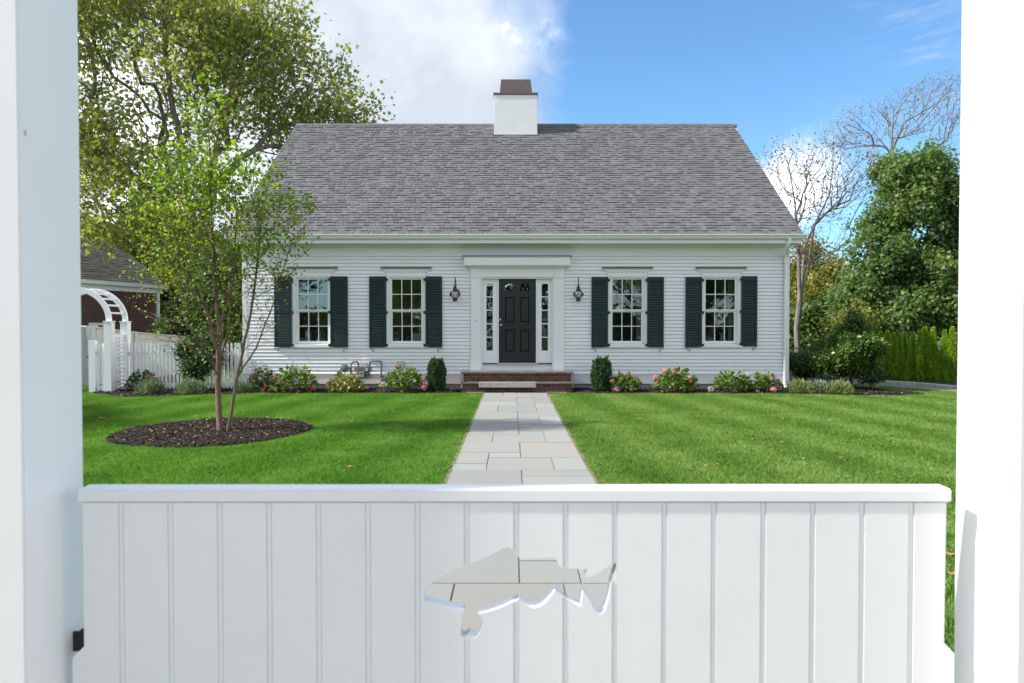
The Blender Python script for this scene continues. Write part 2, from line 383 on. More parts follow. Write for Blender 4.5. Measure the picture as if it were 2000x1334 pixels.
class MB:
    def __init__(s):
        s.v = []
        s.f = []
        s.mi = []

    def add(s, vs, fs, mi=0):
        o = len(s.v)
        s.v.extend([tuple(v) for v in vs])
        s.f.extend([tuple(i + o for i in f) for f in fs])
        s.mi.extend([mi] * len(fs))
        return s

    def box(s, x0, x1, y0, y1, z0, z1, mi=0):
        if x0 > x1: x0, x1 = x1, x0
        if y0 > y1: y0, y1 = y1, y0
        if z0 > z1: z0, z1 = z1, z0
        v = [(x0, y0, z0), (x1, y0, z0), (x1, y1, z0), (x0, y1, z0), (x0, y0, z1), (x1, y0, z1), (x1, y1, z1), (x0, y1, z1)]
        return s.add(v, [(0, 3, 2, 1), (4, 5, 6, 7), (0, 1, 5, 4), (1, 2, 6, 5), (2, 3, 7, 6), (3, 0, 4, 7)], mi)

    def prism(s, poly, axis, a0, a1, mi=0):
        """extrude a 2d polygon: axis 'x' takes (y,z), 'y' takes (x,z), 'z' takes (x,y)"""
        n = len(poly)
        def mk(p, a):
            return {'x': (a, p[0], p[1]), 'y': (p[0], a, p[1]), 'z': (p[0], p[1], a)}[axis]
        v = [mk(p, a0) for p in poly] + [mk(p, a1) for p in poly]
        f = [tuple(range(n)), tuple(range(2 * n - 1, n - 1, -1))]
        f += [(i, (i + 1) % n + 0, (i + 1) % n + n, i + n) for i in range(n)]
        return s.add(v, f, mi)

    def tube(s, pts, rad, n=8, mi=0, cap=True):
        pts = [Vector(p) for p in pts]
        if not hasattr(rad, '__len__'):
            rad = [rad] * len(pts)
        t = (pts[1] - pts[0]).normalized()
        a = Vector((0, 0, 1)) if abs(t.z) < 0.9 else Vector((1, 0, 0))
        u = t.cross(a).normalized()
        vs = []
        for i, p in enumerate(pts):
            if i == 0: d = pts[1] - pts[0]
            elif i == len(pts) - 1: d = pts[i] - pts[i - 1]
            else: d = (pts[i + 1] - pts[i]).normalized() + (pts[i] - pts[i - 1]).normalized()
            d = d.normalized() if d.length > 1e-9 else t
            u = (u - d * u.dot(d))
            u = u.normalized() if u.length > 1e-6 else d.orthogonal().normalized()
            w = d.cross(u)
            for k in range(n):
                an = 2 * math.pi * k / n
                vs.append(p + (u * math.cos(an) + w * math.sin(an)) * rad[i])
        fs = []
        for i in range(len(pts) - 1):
            for k in range(n):
                fs.append((i * n + k, i * n + (k + 1) % n, (i + 1) * n + (k + 1) % n, (i + 1) * n + k))
        if cap:
            fs.append(tuple(range(n - 1, -1, -1)))
            fs.append(tuple(range((len(pts) - 1) * n, len(pts) * n)))
        return s.add(vs, fs, mi)

    def lathe(s, prof, c, n=14, mi=0, axis='z'):
        """prof: (radius, height) pairs"""
        vs = []
        for r, h in prof:
            for k in range(n):
                a = 2 * math.pi * k / n
                if axis == 'z': vs.append((c[0] + r * math.cos(a), c[1] + r * math.sin(a), c[2] + h))
                else: vs.append((c[0] + r * math.cos(a), c[1] + h, c[2] + r * math.sin(a)))
        fs = []
        for i in range(len(prof) - 1):
            for k in range(n):
                fs.append((i * n + k, i * n + (k + 1) % n, (i + 1) * n + (k + 1) % n, (i + 1) * n + k))
        fs.append(tuple(range(n - 1, -1, -1)))
        fs.append(tuple(range((len(prof) - 1) * n, len(prof) * n)))
        return s.add(vs, fs, mi)

    def build(s, name, mats, parent=None, loc=None, smooth=False, bevel=0.0):
        org = WL[parent.name] if parent is not None else Vector(loc if loc is not None else (0, 0, 0))
        me = bpy.data.meshes.new(name)
        me.from_pydata([(v[0] - org[0], v[1] - org[1], v[2] - org[2]) for v in s.v], [], s.f)
        if not isinstance(mats, (list, tuple)):
            mats = [mats]
        for m in mats:
            me.materials.append(m)
        if len(mats) > 1:
            me.polygons.foreach_set('material_index', s.mi)
        bm = bmesh.new()
        bm.from_mesh(me)
        bmesh.ops.recalc_face_normals(bm, faces=bm.faces)
        if bevel:
            bmesh.ops.bevel(bm, geom=[e for e in bm.edges if len(e.link_faces) == 2 and e.calc_face_angle(0) > 0.5], offset=bevel, segments=2, affect='EDGES', clamp_overlap=True)
        bm.to_mesh(me)
        bm.free()
        if smooth:
            me.polygons.foreach_set('use_smooth', [True] * len(me.polygons))
        me.update()
        return link(name, me, parent, org)


def link(name, me, parent=None, org=None, at=None):
    o = bpy.data.objects.new(name, me)
    COL.objects.link(o)
    if parent is not None:
        o.parent = parent
        WL[o.name] = WL[parent.name].copy()
    else:
        o.location = org if org is not None else (0, 0, 0)
        WL[o.name] = Vector(o.location)
    if at is not None:
        o.location = at
        WL[o.name] = WL[o.name] + Vector(at) if parent is not None else Vector(at)
    return o


def tag(o, label=None, cat=None, group=None, kind=None):
    if label: o['label'] = label
    if cat: o['category'] = cat
    if group: o['group'] = group
    if kind: o['kind'] = kind
    return o


def thing(name, loc, label, cat, group=None):
    o = bpy.data.objects.new(name, None)
    o.empty_display_size = 0.1
    COL.objects.link(o)
    o.location = loc
    WL[o.name] = Vector(loc)
    return tag(o, label, cat, group)


def copy_tree(o, parent=None):
    c = o.copy()
    COL.objects.link(c)
    if parent is not None:
        c.parent = parent
    for ch in [x for x in bpy.data.objects if x.parent == o]:
        copy_tree(ch, c)
    return c


def npmesh(name, V, F, mats, parent=None, loc=None, mi=None, smooth=False):
    """mesh from numpy arrays: F of shape (n, k)"""
    org = WL[parent.name] if parent is not None else Vector(loc if loc is not None else (0, 0, 0))
    V = np.asarray(V, dtype=np.float32) - np.array(org, dtype=np.float32)
    F = np.asarray(F, dtype=np.int32)
    n, k = F.shape
    me = bpy.data.meshes.new(name)
    me.vertices.add(len(V))
    me.vertices.foreach_set('co', V.ravel())
    me.loops.add(n * k)
    me.loops.foreach_set('vertex_index', F.ravel())
    me.polygons.add(n)
    me.polygons.foreach_set('loop_start', np.arange(0, n * k, k, dtype=np.int32))
    if not isinstance(mats, (list, tuple)): mats = [mats]
    for m in mats: me.materials.append(m)
    if mi is not None: me.polygons.foreach_set('material_index', np.asarray(mi, dtype=np.int32))
    if smooth: me.polygons.foreach_set('use_smooth', np.ones(n, dtype=bool))
    me.update(calc_edges=True)
    me.validate()
    return link(name, me, parent, org)


# ------------------------------------------------------------------ plants: leaves and skeletons
def norm(a):
    return a / np.maximum(np.linalg.norm(a, axis=-1, keepdims=True), 1e-9)


KITE = np.array([(0, 0, 0), (0.38, 0.45, 0.06), (0, 1, -0.05), (-0.38, 0.45, 0.06)])
OVAL = np.array([(0, 0, 0), (0.30, 0.22, 0.05), (0.36, 0.52, 0.06), (0, 1, -0.08), (-0.36, 0.52, 0.06), (-0.30, 0.22, 0.05)])
LOBED = np.array([(0, 0, 0), (0.48, 0.12, 0.05), (0.30, 0.42, 0.04), (0.44, 0.78, 0.0), (0.12, 0.70, 0.02), (0, 1.05, -0.08), (-0.16, 0.66, 0.02), (-0.46, 0.74, 0.0), (-0.30, 0.40, 0.04), (-0.46, 0.08, 0.05)])
SPRIG = np.array([(-0.06, 0, 0), (0.06, 0, 0), (0.10, 0.55, 0.02), (0.0, 1, 0.0), (-0.10, 0.55, 0.02)])


def leaf_arrays(pos, tdir, ndir, size, shape):
    n = len(pos)
    t = norm(tdir)
    b = norm(np.cross(t, ndir))
    w = np.cross(b, t)
    sh = shape[None, :, :] * size[:, None, None]
    V = pos[:, None, :] + sh[:, :, 0:1] * b[:, None, :] + sh[:, :, 1:2] * t[:, None, :] + sh[:, :, 2:3] * w[:, None, :]
    k = len(shape)
    F = np.arange(n * k).reshape(n, k)
    return V.reshape(-1, 3), F


def leaves_at(rs, centers, per, spread, size, shape, updir=0.3, outward=None, flat=0.6):
    c = np.repeat(centers, per, axis=0)
    n = len(c)
    off = rs.normal(size=(n, 3)) * spread
    pos = c + off
    t = rs.normal(size=(n, 3))
    t[:, 2] += updir
    if outward is not None:
        t += np.repeat(outward, per, axis=0)
    nd = rs.normal(size=(n, 3)) * (1 - flat) + np.array([0, 0, 1.0]) * flat
    sz = size * rs.uniform(0.6, 1.25, n)
    return leaf_arrays(pos, t, nd, sz, shape)


def grow(rs, stems, targets, step=0.35, pathw=0.35, jit=0.10, down=0.5, tip=0.006, expo=2.35, ang=0.55, base_r=None, bend=0.315):
    """stems: list of point lists (with start radius). Each target is joined to the cheapest node of what has grown so far."""
    cap = len(targets) * 14 + 400
    pos = np.zeros((cap, 3)); par = -np.ones(cap, dtype=int); pl = np.zeros(cap); dr = np.zeros((cap, 3))
    n = 0
    stem_nodes = []
    for st in stems:
        prev = -1
        if 'from' in st:
            prev = int(np.argmin(np.linalg.norm(pos[:n] - np.array(st['pts'][0]), axis=1)))
        pts = [np.array(p, float) for p in st['pts']]
        ids = []
        for i, p in enumerate(pts):
            if i == 0 and prev >= 0:
                continue
            q = pos[prev] if prev >= 0 else None
            if q is None:
                pos[n] = p; par[n] = -1; dr[n] = (0, 0, 1); prev = n; ids.append(n); n += 1
            else:
                L = np.linalg.norm(p - q); k = max(1, int(L / step))
                for j in range(1, k + 1):
                    pos[n] = q + (p - q) * j / k + rs.normal(size=3) * jit * step * 0.5 * (j < k)
                    par[n] = prev; pl[n] = pl[prev] + L / k; dr[n] = (p - q) / max(L, 1e-6); prev = n; ids.append(n); n += 1
        stem_nodes.append(ids)
    base0 = stem_nodes[0][-1]
    order = np.argsort(np.linalg.norm(targets - pos[stem_nodes[0][len(stem_nodes[0]) // 2]], axis=1) + rs.uniform(0, 1.0, len(targets)))
    minz = st.get('minz', None)
    tips = []
    forbid = np.zeros(cap, bool)
    for st, ids in zip(stems, stem_nodes):
        lo = st.get('clear', 0.0)
        for i in ids:
            if pos[i, 2] < lo: forbid[i] = True
    for ti in order:
        p = targets[ti]
        d = p - pos[:n]
        L = np.linalg.norm(d, axis=1) + 1e-6
        cosang = np.sum(d * dr[:n], axis=1) / L
        cost = L * (1 + ang * (1 - cosang)) + pathw * pl[:n] + down * np.maximum(-d[:, 2], 0) + forbid[:n] * 1e3
        q = int(np.argmin(cost))
        Lq = L[q]
        k = max(1, int(round(Lq / step)))
        if n + k >= cap: break
        a = pos[q]; prev = q
        ctl = a + dr[q] * Lq * bend + (p - a) * 0.15 + rs.normal(size=3) * Lq * jit
        for j in range(1, k + 1):
            t = j / k
            b = (1 - t) ** 2 * a + 2 * t * (1 - t) * ctl + t * t * p
            if j < k: b = b + rs.normal(size=3) * jit * step * 0.35
            pos[n] = b; par[n] = prev; dd = b - pos[prev]; l = np.linalg.norm(dd) + 1e-9
            pl[n] = pl[prev] + l; dr[n] = dd / l; prev = n; n += 1
        tips.append(prev)
    pos, par, dr = pos[:n], par[:n], dr[:n]
    rad = np.zeros(n)
    nch = np.zeros(n, int)
    for i in range(n):
        if par[i] >= 0: nch[par[i]] += 1
    acc = np.zeros(n)
    for i in range(n - 1, -1, -1):
        r = max(acc[i], tip ** expo) ** (1 / expo) if nch[i] else tip
        rad[i] = r
        if par[i] >= 0: acc[par[i]] += (r * 1.004) ** expo
    if base_r:
        g_ = math.log(base_r / tip) / math.log(max(rad.max(), tip * 1.5) / tip)
        rad = tip * (rad / tip) ** g_
    return pos, par, dr, rad, nch, np.array(tips)


def skin(pos, par, rad, nch, rscale=1.0, rmin=0.0, flare=0.0, groundz=0.0):
    """tubes along every chain of the skeleton"""
    n = len(pos)
    kids = [[] for _ in range(n)]
    for i in range(n):
        if par[i] >= 0: kids[par[i]].append(i)
    Vs = []; Fs = []; o = 0
    starts = [(i, -1) for i in range(n) if par[i] < 0]
    while starts:
        s, p0 = starts.pop()
        chain = [p0, s] if p0 >= 0 else [s]
        c = s
        while kids[c]:
            ks = sorted(kids[c], key=lambda k: -rad[k])
            for k in ks[1:]: starts.append((k, c))
            c = ks[0]
            chain.append(c)
        if len(chain) < 2: continue
        pts = pos[chain]
        rr = rad[chain] * rscale
        if p0 >= 0: rr = rr.copy(); rr[0] = min(rr[0], rr[1] * 1.15)
        rr = np.maximum(rr, rmin)
        if flare:
            h = pts[:, 2] - groundz
            rr = rr * (1 + flare * np.exp(-np.maximum(h, 0) / 0.18))
        ns = 3 if rr.max() < 0.012 else (5 if rr.max() < 0.05 else 9)
        tg = np.zeros_like(pts); tg[1:-1] = pts[2:] - pts[:-2]; tg[0] = pts[1] - pts[0]; tg[-1] = pts[-1] - pts[-2]
        tg = norm(tg)
        ref = np.array([0.31, 0.95, 0.05])
        u = norm(np.cross(tg, ref)); w = np.cross(tg, u)
        an = np.arange(ns) * 2 * math.pi / ns
        ring = pts[:, None, :] + rr[:, None, None] * (np.cos(an)[None, :, None] * u[:, None, :] + np.sin(an)[None, :, None] * w[:, None, :])
        m = len(chain)
        Vs.append(ring.reshape(-1, 3))
        i = np.arange(m - 1)[:, None] * ns; k = np.arange(ns)[None, :]; k2 = (k + 1) % ns
        f = np.stack([i + k, i + k2, i + ns + k2, i + ns + k], axis=-1).reshape(-1, 4) + o
        Fs.append(f); o += m * ns
    return np.concatenate(Vs), np.concatenate(Fs)


def in_ell(rs, n, ells, shell=0.0):
    """random points in a union of ellipsoids (center, radii, weight)"""
    out = []
    w = np.array([e[1][0] * e[1][1] * e[1][2] * (e[2] if len(e) > 2 else 1) for e in ells]); w = w / w.sum()
    for e, k in zip(ells, (w * n).astype(int) + 1):
        d = norm(rs.normal(size=(k, 3)))
        r = rs.uniform(shell, 1, (k, 1)) ** (1 / 2.2)
        out.append(np.array(e[0]) + d * r * np.array(e[1]))
    return np.concatenate(out)


def clumps(rs, ells, vol=1.0, k=9, lo=.20, hi=.36):
    """break every ellipsoid into smaller tufts with gaps between them"""
    out = []
    for e in ells:
        for i in range(k):
            d = norm(rs.normal(size=3)) * rs.uniform(.35, .86)
            q = rs.uniform(lo, hi)
            c = np.array(e[0]) + d * np.array(e[1])
            out.append((tuple(c), tuple(np.array(e[1]) * q), (e[2] if len(e) > 2 else 1)))
    return out


def EP(px, py, y, rx, ry, rz, w=1.0):
    p = P(px, py, y)
    return ((p.x, p.y, p.z), (rx, ry, rz), w)


def tree(name, label, base, stems, ells, ntar, leafm, per, spread, lsize, bark, seed, step=0.5, shape=KITE, tip=0.012, group=None, cat='tree',
         leaffrac=1.0, jit=0.12, pathw=0.3, rscale=1.0, expo=2.35, updir=0.1, flat=0.5, minz=0.3, shell=0.25, ang=0.55, base_r=None, clump=0, down=0.5, bend=0.315, trunkname='trunk', crownname='crown', rmin=0.0, extra=None, clearh=0):
    rs = np.random.RandomState(seed)
    if clump: ells = clumps(rs, ells, k=clump)
    tg = in_ell(rs, ntar, ells, shell)
    tg = tg[tg[:, 2] > minz]
    pos, par, dr, rad, nch, tips = grow(rs, stems, tg, step, pathw, jit, tip=tip, expo=expo, ang=ang, base_r=base_r, down=down, bend=bend)
    root = thing(name, base, label, cat, group)
    V, F = skin(pos, par, rad, nch, rscale, rmin, 0.35)
    npmesh(trunkname, V, F, bark, root, smooth=True)
    if per > 0:
        # leaves sit at the tips and on the last twigs
        thin = np.where(rad < tip * 2.3)[0]
        c = np.concatenate([pos[tips], pos[rs.permutation(thin)[:int(len(thin) * 0.6)]]])
        c = c[rs.permutation(len(c))[:int(len(c) * leaffrac)]]
        V, F = leaves_at(rs, c, per, spread, lsize, shape, updir, None, flat)
        npmesh(crownname, V, F, leafm, root)
        if extra:
            c = pos[tips][rs.permutation(len(tips))[:int(len(tips) * extra[1])]]
            V, F = leaves_at(rs, c, extra[2], spread, lsize, shape, updir, None, flat)
            npmesh('turning_leaves', V, F, extra[0], root)
    return root, pos, tips

# ================================================================== THE SETTING
DF = 16.70                       # depth of the house front


def wx(px): return P(px, 600, DF).x
def wz(py): return P(1000, py, DF).z


def sheet(name, polys, z, m, parent=None, kind='structure'):
    mb = MB()
    for p in polys:
        mb.add([(x, y, z) for x, y in p], [tuple(range(len(p)))])
    o = mb.build(name, m, parent)
    if kind: tag(o, kind=kind)
    return o


sheet('ground', [[(-400, -200), (400, -200), (400, 600), (-400, 600)]], -0.06, farground)
LAWN = (-16.0, 15.5, 1.62, 15.62)
# lawn with its crisp front edge of the beds
BEDF = 15.62                      # depth where the lawn meets the planting bed
WK0, WK1 = -0.63, 0.80            # walkway
sheet('lawn', [[(-22, -12), (24, -12), (24, 26), (-22, 26)]], 0.0, soil)

pavem = pbr('sidewalk_concrete', (0.46, 0.45, 0.43), 0.9, 0.2, 2.5, 0.4, 60, rand=0.05)
sw = sheet('added_sidewalk', [[(-22, -2.3), (24, -2.3), (24, 0.55), (-22, 0.55)]], 0.006, sand)  # unseen pale paving added to bounce neutral light onto the gate
for i in range(31):
    MB().box(-22 + i * 1.5 + .006, -20.5 + i * 1.5 - .006, -2.29, 0.54, 0.0, 0.03).build('added_sidewalk_slab', pavem, sw, bevel=.008)
sheet('street', [[(-60, -12), (60, -12), (60, -3.4), (-60, -3.4)]], 0.008, asphalt)
sheet('street_kerb', [[(-60, -3.38), (60, -3.38), (60, -3.24), (-60, -3.24)]], 0.10, granite)
# ------- planting beds
def bed_outline_left():
    pts = [(-9.6, 15.55), (-9.2, 15.35), (-8.4, 14.75), (-7.6, 14.9), (-6.9, 15.35), (-6.0, 15.55), (-5.0, 15.6), (-1.45, 15.62), (-1.25, 15.9), (-1.25, 16.9), (-9.6, 16.9)]
    return pts
BED_L = bed_outline_left()
BED_R = [(1.45, 16.9), (1.45, 15.9), (1.6, 15.62), (4.0, 15.55), (6.2, 15.5), (7.4, 15.2), (8.4, 15.0), (9.3, 15.35), (9.15, 15.9), (8.6, 17.2), (8.3, 18.4), (7.0, 18.6), (7.0, 16.9)]
def ring_pts():
    return [(-4.30 + (1.34 + 0.03 * math.sin(5 * a)) * math.cos(a), 9.83 + (1.36 + .03 * math.sin(4 * a)) * math.sin(a)) for a in [i * math.pi / 24 for i in range(48)]]
RING = ring_pts()


def inside(poly, x, y):
    x = np.asarray(x); y = np.asarray(y)
    c = np.zeros(x.shape, bool)
    j = len(poly) - 1
    for i in range(len(poly)):
        xi, yi = poly[i]; xj, yj = poly[j]
        c ^= ((yi > y) != (yj > y)) & (x < (xj - xi) * (y - yi) / ((yj - yi) or 1e-9) + xi)
        j = i
    return c


mb = MB()
for poly in (BED_L, BED_R):
    # mounded bed: outline at 5 mm, inner ring higher
    cx = sum(p[0] for p in poly) / len(poly); cy = sum(p[1] for p in poly) / len(poly)
    mb.prism([(x, y) for x, y in poly], 'z', -0.02, 0.035)
mb.prism(RING, 'z', -0.02, 0.03)
tag(mb.build('mulch_bed', mulchm), kind='structure')


def chips(n, polys, zb, seed, m, name, size=(0.012, 0.035), lab=None):
    rs = np.random.RandomState(seed)
    P0 = []
    for poly in polys:
        xs = [p[0] for p in poly]; ys = [p[1] for p in poly]
        k = int(n * ((max(xs) - min(xs)) * (max(ys) - min(ys))))
        x = rs.uniform(min(xs), max(xs), k); y = rs.uniform(min(ys), max(ys), k)
        ok = inside(poly, x, y)
        P0.append(np.stack([x[ok], y[ok], np.full(ok.sum(), zb)], 1))
    P0 = np.concatenate(P0)
    P0[:, 2] += rs.uniform(0, 0.018, len(P0))
    t = rs.normal(size=(len(P0), 3)); t[:, 2] *= 0.35
    nd = rs.normal(size=(len(P0), 3)) * 0.3 + np.array([0, 0, 1.0])
    shp = np.array([(-0.22, -0.5, 0), (0.2, -0.45, 0.0), (0.26, 0.45, 0.08), (-0.18, 0.5, 0.08)])
    V, F = leaf_arrays(P0, t, nd, rs.uniform(*size, len(P0)) * 1.6, shp)
    o = npmesh(name, V, F, m)
    tag(o, lab, kind='stuff')
    return o


chips(5200, [RING], 0.03, 3, chipm, 'mulch_chips', (0.008, 0.022), 'dark bark mulch heaped around the young tree')
chips(900, [BED_L, BED_R], 0.035, 4, chipm, 'mulch_chips', (0.015, 0.04), 'dark bark mulch along the foot of the house')
chips(70, [RING], 0.05, 5, palechip, 'leaf_litter', (0.008, 0.026), 'pale dry leaf bits scattered on the dark mulch')
chips(6, [BED_L, BED_R], 0.055, 6, palechip, 'leaf_litter', (0.02, 0.04), 'dry leaf bits on the mulch beside the house')

# ------- driveway, kerb and hedge bed on the right
dl = [G(1640, 748), G(1710, 755), G(1790, 760), G(1866, 766), G(1960, 776)]
kl = [G(1640, 742.5), G(1718, 749), G(1790, 753.5), G(1866, 760), G(1960, 768)]
sheet('driveway', [[(p.x, p.y) for p in dl] + [(p.x, p.y) for p in reversed(kl)]], 0.012, asphalt)
kb = thing('granite_kerb', (kl[2].x, kl[2].y, 0), 'low pale granite kerb between the drive and the evergreen hedge', 'kerb')
for i in range(len(kl) - 1):
    a, b = kl[i], kl[i + 1]
    L = (b - a).length; k = max(1, int(L / 0.42))
    d = (b - a).normalized(); nrm = Vector((d.y, -d.x, 0)) * -1
    if nrm.y < 0: nrm = -nrm
    for j in range(k):
        s0 = a + (b - a) * (j / k) + d * 0.008; s1 = a + (b - a) * ((j + 1) / k) - d * 0.008
        h = 0.085 + rnd.uniform(-0.006, 0.006)
        m2 = MB(); q = [s0, s1, s1 + nrm * 0.16, s0 + nrm * 0.16]
        m2.prism([(p.x, p.y) for p in q], 'z', 0.0, h)
        m2.build('kerb_stone', granite, kb, bevel=0.008)
hb = [(kl[0].x, kl[0].y + 0.15), (kl[1].x, kl[1].y + 0.17), (kl[2].x, kl[2].y + 0.17), (kl[3].x, kl[3].y + 0.17), (kl[4].x, kl[4].y + 0.17), (14.5, 20.5), (9.0, 22.5)]
sheet('hedge_bed', [hb], 0.03, mulchm)

# ------- bluestone walkway
walk = sheet('walkway', [[(WK0 - 0.035, 0.56), (WK1 + 0.035, 0.56), (WK1 + 0.035, 15.66), (WK0 - 0.035, 15.66)]], 0.018, sand)
WL[walk.name] = Vector((0, 0, 0))


def cy(y):  # crop row -> depth on the ground
    return G(1000, 760 + y / 6.061).y


PV = [(-.63, -.2, 48, 70), (-.2, .1, 48, 70), (.1, .8, 48, 70), (-.63, -.2, 70, 100), (-.2, .45, 70, 100), (.45, .8, 70, 100),
      (-.63, .1, 100, 125), (.1, .45, 100, 125), (.45, .8, 100, 130), (-.63, .1, 125, 165), (-.63, .1, 165, 210), (.1, .45, 125, 185), (.1, .45, 185, 210),
      (.45, .8, 130, 185), (-.63, -.26, 210, 285), (-.26, .45, 210, 285), (.45, .8, 185, 235), (.45, .8, 235, 285),
      (-.63, .1, 285, 375), (-.63, .1, 375, 437), (.1, .8, 285, 340), (.1, .45, 340, 437), (.45, .8, 340, 437),
      (-.63, .1, 437, 560), (.1, .8, 437, 515), (.1, .45, 515, 560), (.45, .8, 515, 600), (.45, .8, 600, 655), (-.63, -.26, 560, 655), (-.26, .45, 560, 655),
      (-.63, .1, 655, 775), (.1, .8, 655, 835), (-.63, -.27, 775, 910), (-.63, -.27, 910, 985), (-.27, .1, 775, 835), (-.27, .45, 835, 985), (.45, .8, 835, 985),
      (-.63, .1, 985, 1180), (.1, .8, 985, 1065), (.1, .8, 1065, 1180)]
rects = [(a, b, cy(d), cy(c)) for a, b, c, d in PV]
y0 = cy(1180)
rects += [(-.63, .05, 5.5, y0), (.05, .8, 5.2, y0), (-.63, .05, 4.85, 5.5), (.05, .45, 4.75, 5.2), (.45, .8, 4.75, 5.2),
          (-.63, .045, 3.93, 4.85), (.045, .8, 4.31, 4.75), (.045, .405, 3.93, 4.31), (.405, .8, 3.93, 4.31),
          (-.63, -.33, 3.2, 3.93), (-.33, .3, 3.2, 3.93), (.3, .8, 3.2, 3.93), (-.63, .1, 2.6, 3.2), (.1, .8, 2.75, 3.2), (.1, .8, 2.2, 2.75),
          (-.63, -.2, 1.9, 2.6), (-.2, .1, 1.9, 2.6), (.1, .8, 1.7, 2.2), (-.63, .1, 1.2, 1.9), (.1, .8, 1.2, 1.7), (-.63, .1, 0.58, 1.2), (.1, .8, 0.58, 1.2)]
for a, b, c, d in rects:
    g = rnd.uniform(0.002, 0.0045)
    h = 0.0255 + rnd.uniform(-0.002, 0.002)
    m2 = MB().box(a + g + (0 if a > -.6 else rnd.uniform(-.012, .008)), b - g + (0 if b < .79 else rnd.uniform(-.008, .012)), c + g, d - g, 0.0, h)
    m2.build('paver', paverm, walk, bevel=0.004)
sheet('walkway_landing', [[(-1.05, 15.69), (1.25, 15.69), (1.25, 15.80), (-1.05, 15.80)]], 0.035, paverm)

# ================================================================== THE HOUSE
HX0, HX1 = wx(474), wx(1541)
DEPTH = 10.4
ZF = wz(765) * 0            # ground
EY = 16.25                  # depth of the roof's lower edge
RIDGE_Y = 21.47
RZ0 = P(1000, 456, EY).z
RZ1 = P(1000, 243, RIDGE_Y).z
RX0, RX1 = P(447, 456, EY).x, P(1568, 456, EY).x
slope = math.atan2(RZ1 - RZ0, RIDGE_Y - EY)
cs, sn = math.cos(slope), math.sin(slope)

house = thing('clapboard_house', ((HX0 + HX1) / 2, DF, 0), 'one-storey white clapboard house with a steep grey shingle roof and dark green shutters', 'house')

# openings in the front wall (window units and the door unit)
WC = [611, 794, 1225, 1407]
def wrect(cx): return (wx(cx - 35), wx(cx + 35), wz(672), wz(541))
holes = [wrect(c) for c in WC] + [(wx(941), wx(1080), wz(724), wz(541))]
holes.sort()


def wall_holes(mb, x0, x1, z0, z1, hs, y0, y1, mi=0):
    xs = sorted(set([x0, x1] + [h[0] for h in hs] + [h[1] for h in hs]))
    for a, b in zip(xs[:-1], xs[1:]):
        cuts = [h for h in hs if h[0] <= a + 1e-6 and h[1] >= b - 1e-6]
        z = z0
        for h in sorted(cuts, key=lambda h: h[2]):
            if h[2] > z: mb.box(a, b, y0, y1, z, h[2], mi)
            z = h[3]
        if z < z1: mb.box(a, b, y0, y1, z, z1, mi)


SOF = P(1000, 474, 16.3).z       # soffit height
ZFR = wz(500)                    # bottom of the frieze board
mb = MB()
wall_holes(mb, HX0 + .02, HX1 - .02, 0.35, SOF + 0.05, holes, DF + 0.012, DF + 0.14)
front = mb.build('front_wall', white, house)
# side walls, rear wall and gables
mb = MB()
for x0, x1 in ((HX0 + 0.02, HX0 + 0.16), (HX1 - 0.16, HX1 - 0.02)):
    mb.prism([(DF + 0.15, 0.30), (DF + DEPTH, 0.30), (DF + DEPTH, SOF), (RIDGE_Y, RZ1 - 0.22), (DF + 0.15, SOF + 0.22)], 'x', x0, x1)
mb.box(HX0 + 0.17, HX1 - 0.17, DF + DEPTH - .14, DF + DEPTH - .01, 0.3, SOF)
mb.build('side_walls', white, house)
# clapboards of the side walls, seen from a step aside only: joined
mb = MB()
for k in range(60):
    z = wz(730) + k * 0.09
    for sx, x in ((-1, HX0 + .02), (1, HX1 - .02)):
        half = 0.0
        yy0, yy1 = DF + 0.16, DF + DEPTH - 0.02
        if z > SOF - 0.1:
            f = (RZ1 - 0.3 - z) / (RZ1 - SOF)
            if f < 0.03: continue
            yy0 = RIDGE_Y - (RIDGE_Y - yy0) * f; yy1 = RIDGE_Y + (yy1 - RIDGE_Y) * f
        mb.prism([(x, z + .093), (x + sx * 0.018, z), (x, z)], 'y', yy0, yy1)
tag(mb.build('side_clapboards', clapm, house), kind='stuff')

# foundation and water table
mb = MB().box(HX0 + 0.04, HX1 - 0.04, DF + 0.0, DF + DEPTH, -0.05, wz(748))
mb.build('foundation', conc, house)
mb = MB()
zt0, zt1 = wz(749.5), wz(731)
for a, b in ((HX0 - 0.005, wx(900)), (wx(1120), HX1 + 0.005)):
    mb.box(a, b, DF - 0.028, DF + 0.011, zt0, zt1)
    mb.box(a, b, DF - 0.045, DF + 0.010, zt1, zt1 + 0.022)
mb.box(wx(900), wx(1120), DF - 0.02, DF + 0.011, zt0 - 0.1, zt1)
mb.build('water_table', white, house, bevel=0.003)

